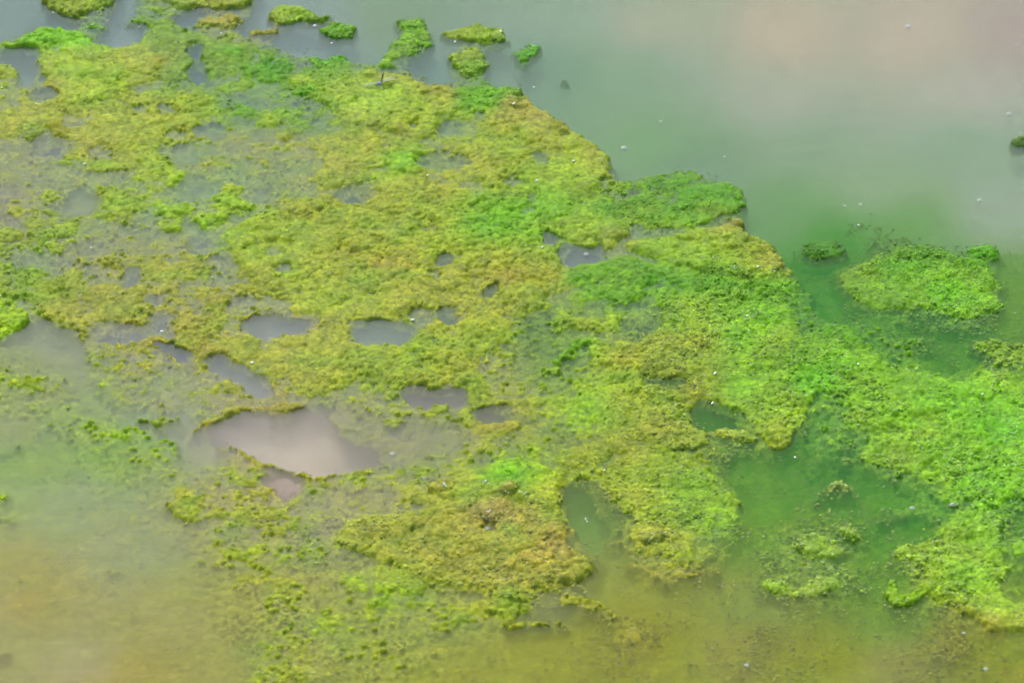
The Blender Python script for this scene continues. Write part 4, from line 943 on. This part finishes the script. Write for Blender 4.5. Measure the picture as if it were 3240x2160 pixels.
# --- white flecks (seed husks) lying on mat and water
M_HUSK = simple_mat('pale_husk', (.80, .78, .70), .6)
M_TWIG = simple_mat('dark_twig', (.045, .035, .02), .7)
FLECK = [(122,30,3,'on the left tip of the clump in the top left'),(5,203,3,'on the thin mat at the left edge'),(83,241,3,'below the large yellow cushion, left'),(195,378,3,'on the thin olive mat in the upper left'),
 (723,60,4,'at the right foot of the humped clump'),(762,100,3,'on the water under the green ragged clump'),(508,77,2.5,'on the tan clump near the top'),(213,61,2.5,'on the small green tuft by the upper left pool'),(320,63,2.5,'on the dark green tuft above the upper left pool'),
 (1151,80,4,'on the right end of the oval island'),(1045,97,3,'at the lower left rim of the oval island'),(1180,248,4,'on the tan top of the thick right cushion'),(1233,425,3.5,'on the lower part of the thick right cushion'),(1317,375,3,'in the middle of the thick right cushion'),
 (1245,577,3,'on the green mat left of the grey pool'),(948,736,4,'beside the small pool under the broad centre cushion'),(579,836,3.5,'on the brown mat right of the narrow channel'),(372,761,3.5,'in the thin lilac channel on the left'),(488,638,2.5,'on the brown thin mat left of the centre cushion'),
 (1642,863,4,'on the green mat below the lime swelling'),(1716,732,3,'on top of the bright lime swelling'),(1970,846,3,'on the green mat left of the dark green bay'),(1636,926,3.5,'on the far shore of the small green bay'),
 (1226,201,3,'on the water by the twig near the notched tuft'),(982,405,3,'on the brown middle of the mat'),(1740,625,3,'on the thick tongue near its lower edge'),(209,569,2.5,'on the greenish thin mat at the left'),(0,683,3,'at the left edge above the lime clump'),(1388,1082,2.5,'on the olive cushion near its upper tip'),(1826,1050,3,'on the lobe that ends in the dark green water'),(2256,910,2.5,'on the right mat below the dark green bay')]
for x, y, s, where in FLECK:
    gx, gy, gz = surf_z(x, y)
    bm = bmesh.new(); r = s*.0007
    ball(bm, Vector((0, 0, 0)), r, 2, (1.5, .9, .55), Euler((.2, .1, x % 3)))
    for v in bm.verts: v.co.z += .25*r*math.sin(v.co.x/r*2.1); v.co.y += .2*r*math.sin(v.co.x/r*3)
    o = finish('seed_husk', bm, M_HUSK, loc=(gx, gy, gz+r*.3)); tag(o, 'tiny white seed husk '+where, 'seed husk', 'white seed husks scattered over the algae')
for x, y, ln, ang, where in [(1361,403,.010,.3,'on the right bulge of the mat'),(1354,409,.006,-.4,'just left of the other one on the right bulge'),(931,179,.008,-.3,'on the lime cushion right of the dragonfly'),(960,211,.006,1.0,'on the lime cushion below and right of the dragonfly'),(1193,197,.011,-.3,'at the water line near the notched tuft'),(1187,321,.012,.05,'brown and flat on the thick right cushion'),(894,335,.007,-.5,'on the brown mat under the lime cushion'),(845,265,.006,.6,'on the lime cushion below the dragonfly')]:
    gx, gy, gz = surf_z(x, y); bm = bmesh.new()
    d = Vector((math.cos(ang), math.sin(ang), .1))*ln/2
    tube(bm, [-d, -d*.2+Vector((0, 0, .0012)), d*.5+Vector((0, .0008, .0005)), d], [.0004, .0009, .0007, .0003], 6)
    o = finish('twig', bm, M_TWIG, loc=(gx, gy, gz+.001)); tag(o, 'tiny dark twig '+where, 'twig', 'dark bits of twig on the algae')
# --- white beads added in place of sun sparkles on the swellings
M_BEAD = simple_mat('water_bead', (.9, .93, .92), .03, 1.0, trans=.0)  # white material of the beads that stand in for sun sparkles
BEADS = [(1021,1130,12,10),(1112,1120,26,8),(1165,1142,18,7),(1200,1145,20,5),(1122,1190,22,9),(1345,1190,6,4),(1690,518,12,4),(1500,1245,14,5),(1635,604,24,6),(1690,631,30,5),(1775,632,14,4)]
bm = bmesh.new(); random.seed(9)
for x, y, sx_, k in BEADS:
    for _ in range(k):
        gx, gy, gz = surf_z(x+random.gauss(0, sx_*.45), y+random.gauss(0, 4)); ball(bm, Vector((gx, gy, gz+.0012)), random.uniform(.0007, .0015), 1)
o = finish('sparkle_beads', bm, M_BEAD); tag(o, 'white beads standing in for sun sparkles on the swollen algae', 'white beads', kind='stuff')
